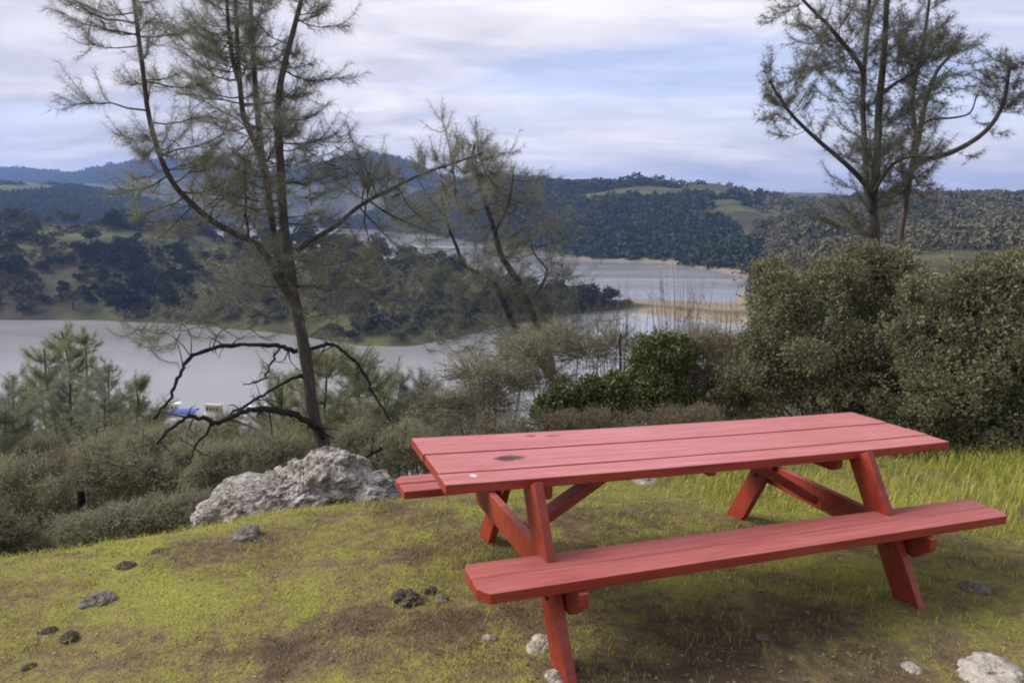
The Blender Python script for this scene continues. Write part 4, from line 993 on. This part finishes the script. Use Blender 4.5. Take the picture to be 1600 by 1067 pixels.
def houseboat(px, py, L, label, roof, wall, name='houseboat', rz=0., hullm=None, deck=True, d=None):
    p = at_lake(px, py)
    root = empty(name, p, label, 'houseboat' if deck else 'boat', 'boats moored at the marina'); root.rotation_euler = (0, 0, rz)
    B = L * .34
    q = MB(); q.add(*hull_mesh(L, B, .8)); q.build('hull', hullm or white_m, root)
    q = MB(); box(q, -L * .40, L * .24, -B * .40, B * .40, .8, 3.0); cab = q.build('cabin', wall, root)
    for sgn in (-1, 1):
        for k in range(4):
            q = MB(); x0 = -L * .36 + k * L * .15; box(q, x0, x0 + L * .10, sgn * (B * .40) - .02, sgn * (B * .40) + .02, 1.6, 2.5); q.build('window', glass_m, cab)
    q = MB(); box(q, -L * .44, L * .32, -B * .46, B * .46, 3.0, 3.16); q.build('roof', white_m if deck else roof, root)
    if deck:
        for sx in (-.40, .22):
            for sy in (-1, 1):
                q = MB(); q.add(*tube(np.array([(L * sx, sy * B * .42, 3.1), (L * sx, sy * B * .42, 5.1)]), [.05, .05], 6)); q.build('post', white_m, root)
        # arched canopy over the roof deck
        a = np.linspace(-1, 1, 9); q = MB(); V = []
        for x_ in (-L * .44, L * .28):
            for s in a: V.append((x_, s * B * .46, 5.1 + .75 * math.sqrt(max(1 - s * s, 0)) ** 1.2))
        for x_ in (-L * .44, L * .28):
            for s in a: V.append((x_, s * B * .44, 5.0 + .72 * math.sqrt(max(1 - s * s, 0)) ** 1.2))
        Fq = []
        for i in range(8): Fq += [[i, i + 1, 10 + i, 9 + i], [18 + i, 27 + i, 28 + i, 19 + i], [i, 18 + i, 19 + i, i + 1], [9 + i, 10 + i, 28 + i, 27 + i]]
        q.add(V, Fq); q.build('canopy', roof, root)
    return root
houseboat(290, 676, 11, 'houseboat under a blue arched canopy in the gap of the bare limbs', blue_m, white_m, rz=.15)
houseboat(272, 648, 6, 'white cabin boat right behind the blue canopied houseboat', white_m, white_m, 'cabin_boat', .1, deck=False)
houseboat(338, 650, 6, 'tan cabin boat moored right of the blue canopied houseboat', tan_m, tan_m, 'cabin_boat', -.2, deck=False)
houseboat(404, 652, 7, 'white boat without canopy under the low black limb', white_m, white_m, 'cabin_boat', .3, deck=False)
houseboat(58, 760, 11, 'pale blue-topped houseboat near the left edge behind the young pines', blue_m, white_m, rz=.05)
houseboat(110, 742, 9, 'dark hulled houseboat with a white canopy behind the pine stems', white_m, tan_m, rz=-.1, hullm=navy_m)
houseboat(178, 676, 8, 'blue-canopied houseboat just right of the slender pine cluster', blue_m, white_m, rz=.2)
houseboat(30, 712, 8.5, 'rust-roofed boat low at the left edge of the marina', rust_m, white_m, 'cabin_boat', .1, deck=False)
houseboat(80, 690, 8, 'white flat-roofed boat seen between slender pine stems', white_m, white_m, 'cabin_boat', -.2, deck=False)
houseboat(596, 690, 8, 'white flat-roofed boat glimpsed right of the tall pine trunk', white_m, white_m, 'cabin_boat', .4, deck=False)
def dock(px0, py0, px1, py1, label):
    a, b_ = at_lake(px0, py0), at_lake(px1, py1); L = float(np.linalg.norm(b_ - a))
    root = empty('dock', a, label, 'dock', 'floating docks of the marina'); root.rotation_euler = (0, 0, math.atan2(b_[1] - a[1], b_[0] - a[0]))
    q = MB(); box(q, 0, L, -1.1, 1.1, .15, .5); q.build('deck', dock_m, root)
    for k in range(int(L / 9) + 1):
        q = MB(); q.add(*tube(np.array([(k * 9 + .5, 1.25, -3), (k * 9 + .5, 1.25, 2.0)]), [.16, .16], 7)); q.build('piling', white_m, root)
dock(20, 735, 235, 690, 'long floating dock running between the moored boats at left'); dock(225, 672, 390, 662, 'floating dock beside the blue canopied houseboat')

# ------------------------------------------------------------------ oaks on the peninsula
woods = {k: leaf_mat(n_, st, .8, 0, .25, .1) for k, n_, st in (
    ('dark', 'dark_oak_crown', [(.05, (.010, .014, .012)), (.45, (.022, .030, .022)), (.8, (.038, .047, .030)), (1, (.058, .064, .042))]),
    ('olive', 'olive_oak_crown', [(.05, (.03, .034, .018)), (.45, (.06, .066, .032)), (.8, (.095, .095, .048)), (1, (.13, .12, .07))]),
    ('grey', 'bare_grey_crown', [(.05, (.04, .036, .030)), (.45, (.08, .072, .06)), (.8, (.12, .108, .09)), (1, (.16, .145, .125))]))}
def far_tree(kind, H, W, nl):
    mb = MB()
    nl_ = 7; 
    mb.add(*tube(np.array([(0, 0, -1), (0, 0, H * .25), (.1 * W, 0, H * .55)]), [.05 * W, .04 * W, .02 * W], 6), 1)
    for k in range(nl_):
        a = rng.uniform(0, 2 * np.pi); rr = W * .27 * (k > 0) * rng.uniform(.6, 1.2)
        c0 = np.array([math.cos(a) * rr, math.sin(a) * rr, H * rng.uniform(.42, .72)]); R_ = np.array([W * .26, W * .26, H * .24]) * rng.uniform(.7, 1.15)
        q = rand_dirs(nl // nl_); q[:, 2] = np.where(q[:, 2] < -.4, -q[:, 2], q[:, 2]); P = c0 + q * R_ * rng.uniform(.6, 1.05, (len(q), 1))
        mb.add(*leaves(P, .9, .36 if kind != 'grey' else .2, .3, q))
    return mb.mesh('oak_tree', [woods[kind], pine_bark])
protos = {k: [far_tree(k, h, w_, n_) for h, w_, n_ in v] for k, v in {'dark': [(9, 10, 620), (8, 9, 560), (10, 9, 620)], 'olive': [(8, 8, 480), (7, 8, 460)], 'grey': [(8, 6.5, 420), (7, 7, 400)]}.items()}
glab = {'dark': ('dark round-crowned oak on the slopes across the near lake arm', 'dark oaks across the lake'), 'olive': ('olive-toned tree on the slopes across the near lake arm', 'olive trees across the lake'), 'grey': ('grey nearly leafless tree on the slopes across the near lake arm', 'leafless trees across the lake')}
shy = lambda t: np.interp(t, TA, LY[10]); cry = lambda t: np.interp(t, TA, LY[13])
cnt = 0; tries = 0
while cnt < 285 and tries < 12000:
    tries += 1
    px = rng.uniform(-60, 960); t = T(px); fr = rng.uniform(0, 1) ** 1.25
    if rng.uniform() < .3: fr = rng.uniform(.9, 1.12)
    y = shy(t) + 5 + (cry(t) - shy(t) - 5) * fr; x = t * y
    z = terr(np.array([x]), np.array([y]))[0]
    if z < LAKE + .8: continue
    nn = vnoise(np.array([[x / 42, y / 42, 1.5]]))[0]; n2 = vnoise(np.array([[x / 60, y / 60, 7.5]]))[0]
    # meadow on the left hill stays open
    if 60 < px < 320 and .62 < fr < .97 and rng.uniform() < .8: continue
    if nn < -.25 and rng.uniform() < .7: continue
    kind = 'dark' if (n2 > -.05 or (90 < px < 300 and fr < .62)) else ('grey' if rng.uniform() < .45 else 'olive')
    if px > 560 and rng.uniform() < .3: kind = 'olive'
    if fr < .15 and px < 130: kind = 'grey'
    me = protos[kind][rng.integers(len(protos[kind]))]
    o = bpy.data.objects.new('oak_tree', me); COL.objects.link(o); s = rng.uniform(.75, 1.45)
    o.location = (x, y, z - .2); o.scale = (s * rng.uniform(.9, 1.2), s * rng.uniform(.9, 1.2), s); o.rotation_euler = (0, 0, rng.uniform(0, 6.28))
    tag(o, glab[kind][0], 'tree', glab[kind][1]); cnt += 1

# far woods and scrub, each one mass
def clumps(name, n, sampler, r0, r1, material, sub=1, sq=.8, filt=None):
    V0, F0 = ico(sub); mb = MB()
    pts = sampler(n); pts = pts[pts[:, 2] > LAKE + 1.0]
    n = len(pts); r = r0 + (r1 - r0) * rng.uniform(0, 1, n) ** 1.6; m_ = 26
    q = rand_dirs(n * m_); q[:, 2] = np.abs(q[:, 2]) - .2 * rng.uniform(0, 1, n * m_); rr = np.repeat(r, m_)
    P = np.repeat(pts, m_, 0) + q * (rr * rng.uniform(.45, 1.0, n * m_))[:, None] * np.array([1, 1, sq]) + np.stack([0 * rr, 0 * rr, .2 * rr], -1)
    mb.add(*leaves2(P, .62 * rr, .30 * rr, q)); return tag(mb.build(name, material), kind='stuff')
def leaves2(P, L, w, q):
    n = len(P); d = unit(rng.normal(size=(n, 3)) + q * .5); s = unit(np.cross(d, rand_dirs(n))); nn = np.cross(d, s); l = (L * rng.uniform(.6, 1.3, n))[:, None]; ww = (w * rng.uniform(.7, 1.2, n))[:, None]
    V = np.stack([P, P + d * l * .5 + s * ww + nn * ww * .3, P + d * l, P + d * l * .5 - s * ww + nn * ww * .3], 1).reshape(-1, 3)
    return V, np.arange(len(V)).reshape(-1, 4)
def samp(px0, px1, la, lb, f0=0., f1=1., thr=-1., nsc=90., seed=0., pw=1.):
    def s(n):
        px = rng.uniform(px0, px1, n); t = (px - 800) / F / 1.02; f = f0 + (f1 - f0) * rng.uniform(0, 1, n) ** pw
        ya = np.array([np.interp(t, TA, LY[la]), np.interp(t, TA, LY[lb])]); y = ya[0] + (ya[1] - ya[0]) * f; x = t * y
        k = (fbm(np.stack([x, y, 0 * x + seed], -1) / nsc, 3) > thr) & ~((px > 925) & (px < 1185) & (f > .80) & (lb == 20) & (rng.uniform(0, 1, n) < .93)) & ~((px > 1420) & (f > .78) & (lb == 20) & (rng.uniform(0, 1, n) < .7))
        x, y = x[k], y[k]; return np.stack([x, y, terr(x, y)], -1)
    return s
NL = len(LY); print('layers', NL)
# indices: 9 lakebed edge, 10 shore, 11, 12 mid, 13 crest, 14 back, 15, 16, 17 far shore, 18, 19 mid ridge, 20 ridge crest, 21, 22, 23 far crest
def woodland(name, n):
    mb = MB(); k = 0
    while k < n:
        px = rng.uniform(-120, 950); t = T(px); f = rng.uniform(.0, 1.15); y = shy(t) + 3 + (cry(t) - shy(t)) * f; x = t * y; z = terr(np.array([x]), np.array([y]))[0]
        if z < LAKE + .8 or (60 < px < 320 and .66 < f < .95 and rng.uniform() < .85): continue
        if vnoise(np.array([[x / 42, y / 42, 1.5]]))[0] < -.35: continue
        k += 1; W_ = rng.uniform(4, 8); H_ = W_ * rng.uniform(.7, 1.0); kind = 0 if rng.uniform() < .75 else (1 if rng.uniform() < .6 else 2)
        for j in range(5):
            a = rng.uniform(0, 6.28); c0 = np.array([x + math.cos(a) * W_ * .25, y + math.sin(a) * W_ * .25, z + H_ * rng.uniform(.25, .6)])
            q = rand_dirs(46); q[:, 2] = np.abs(q[:, 2]) - .25; P = c0 + q * np.array([W_ * .3, W_ * .3, H_ * .32]) * rng.uniform(.6, 1.05, (46, 1))
            mb.add(*leaves(P, 1.0, .42, .3, q), kind)
    return tag(mb.build(name, [woods['dark'], woods['olive'], woods['grey']]), kind='stuff')
woodland('oak_woodland', 640)
far_m = leaf_mat('far_forest', [(.05, (.028, .040, .027)), (.45, (.038, .052, .033)), (.8, (.048, .062, .038)), (1, (.06, .07, .045))], .9, 0, .02, .05)
scrub_m = leaf_mat('scrub', [(.05, (.092, .086, .05)), (.45, (.112, .104, .06)), (.8, (.132, .118, .07)), (1, (.155, .132, .082))], .9, 0, .03, .05)
clumps('far_forest', 9000, samp(500, 1190, 17, 20, .0, 1.03, -.34, 120), 2.4, 7.5, far_m)
clumps('valley_forest', 9000, samp(-250, 560, 15, 20, .2, 1.1, -.55, 140, 4), 3, 8, far_m)
clumps('mountain_forest', 6500, samp(-250, 760, 22, 23, .0, 1.02, -.5, 260, 9), 6, 17, far_m)
clumps('hillside_scrub', 9000, samp(1180, 1900, 12, 20, .0, 1.0, -.32, 60, 2), 1.3, 4.2, scrub_m)
clumps('hillside_oaks', 700, samp(1180, 1900, 13, 20, .1, 1.0, .12, 70, 5), 3, 5.5, far_m)
clumps('shore_scrub', 3600, samp(-150, 990, 10, 13, .02, 1.1, -.12, 40, 6), .7, 2.0, scrub_m)

# ------------------------------------------------------------------ haze
hz, nt, b = mat('haze'); nt.nodes.remove(b)
pv = nt.nodes.new('ShaderNodeVolumePrincipled'); pv.inputs['Color'].default_value = (.34, .52, 1.0, 1); pv.inputs['Density'].default_value = 1.6e-4; pv.inputs['Anisotropy'].default_value = .2
nt.links.new(pv.outputs[0], nt.nodes['Material Output'].inputs['Volume'])
zmin = min(-175, HZ.min()) - 1; zmax = max(HZ.max() + 25, 40)
mb = MB(); box(mb, -10200, 10200, -60, 6700, zmin, zmax); tag(mb.build('haze', hz), kind='stuff')

# ------------------------------------------------------------------ sky, sun, camera
W = bpy.data.worlds.new('World'); S.world = W; W.use_nodes = True; nt = W.node_tree
bg = nt.nodes['Background']
EL, AZ = math.radians(38), math.radians(-78)           # sun to the left, a little ahead
sky = nt.nodes.new('ShaderNodeTexSky'); sky.sky_type = 'NISHITA'; sky.sun_disc = False; sky.sun_elevation = EL; sky.sun_rotation = AZ; sky.air_density = 1.0; sky.dust_density = .6; sky.ozone_density = 4.0
tc = nt.nodes.new('ShaderNodeTexCoord'); sp_ = nt.nodes.new('ShaderNodeSeparateXYZ'); nt.links.new(tc.outputs['Generated'], sp_.inputs[0])
zc = math_(nt, 'ADD', math_(nt, 'MAXIMUM', sp_.outputs[2], 0.0), .16)
cx = math_(nt, 'DIVIDE', sp_.outputs[0], zc); cy = math_(nt, 'DIVIDE', sp_.outputs[1], zc)
cmb = nt.nodes.new('ShaderNodeCombineXYZ'); nt.links.new(cx, cmb.inputs[0]); nt.links.new(cy, cmb.inputs[1])
mp = nt.nodes.new('ShaderNodeMapping'); mp.inputs['Location'].default_value = (3.1, 1.4, 0); mp.inputs['Scale'].default_value = (.75, 1.35, 1); nt.links.new(cmb.outputs[0], mp.inputs[0])
nA = noise(nt, mp.outputs[0], .62, 6, .55, .4); nB = noise(nt, mp.outputs[0], 2.0, 7, .6, .6)
cov = math_(nt, 'ADD', math_(nt, 'MULTIPLY', nA, .75), math_(nt, 'MULTIPLY', nB, .25))
# more broken cloud to the right
cov = math_(nt, 'SUBTRACT', cov, math_(nt, 'MULTIPLY', sp_.outputs[0], .05))
mask = ramp(nt, cov, [(.38, (.42, .42, .42)), (.52, (.98, .98, .98))])
CB = 5.5
nC = noise(nt, mp.outputs[0], 1.0, 6, .56, .7)
cl = ramp(nt, math_(nt, 'SUBTRACT', math_(nt, 'ADD', math_(nt, 'MULTIPLY', nB, .45), math_(nt, 'MULTIPLY', nC, .55)), math_(nt, 'MULTIPLY', math_(nt, 'MAXIMUM', math_(nt, 'MULTIPLY', sp_.outputs[0], -1.0), 0.0), .13)), [(.36, (.62 * CB, .62 * CB, .74 * CB)), (.50, (.90 * CB, .87 * CB, .96 * CB)), (.62, (1.12 * CB, 1.07 * CB, 1.13 * CB))])
nt.links.new(mix(nt, mask, mix(nt, 1.0, sky.outputs[0], (1.12, .97, 1.12), 'MULTIPLY'), cl), bg.inputs['Color']); bg.inputs['Strength'].default_value = .1

sun = bpy.data.lights.new('sun', 'SUN'); sun.energy = 3.1; sun.angle = math.radians(35); sun.color = (1, .93, .84)
so = bpy.data.objects.new('sun', sun); COL.objects.link(so)
sd = Vector((math.sin(AZ) * math.cos(EL), math.cos(AZ) * math.cos(EL), math.sin(EL)))
so.rotation_euler = (-sd).to_track_quat('-Z', 'Y').to_euler()

cam = bpy.data.cameras.new('camera'); cam.sensor_width = 36; cam.lens = F / 1600 * 36; cam.clip_end = 30000; cam.clip_start = .05
co_ = bpy.data.objects.new('camera', cam); COL.objects.link(co_); co_.location = (0, 0, CAMZ); co_.rotation_euler = (math.pi / 2 - PITCH, 0, 0)
S.camera = co_
S.render.engine = 'CYCLES'
try:
    S.cycles.use_denoising = True; S.cycles.denoiser = 'OPENIMAGEDENOISE'
except Exception: pass
S.cycles.max_bounces = 6; S.cycles.volume_bounces = 0; S.cycles.transparent_max_bounces = 8
S.cycles.filter_width = 2.0
S.view_settings.view_transform = 'Standard'; S.view_settings.look = 'None'; S.view_settings.gamma = 1; S.view_settings.exposure = 0.82
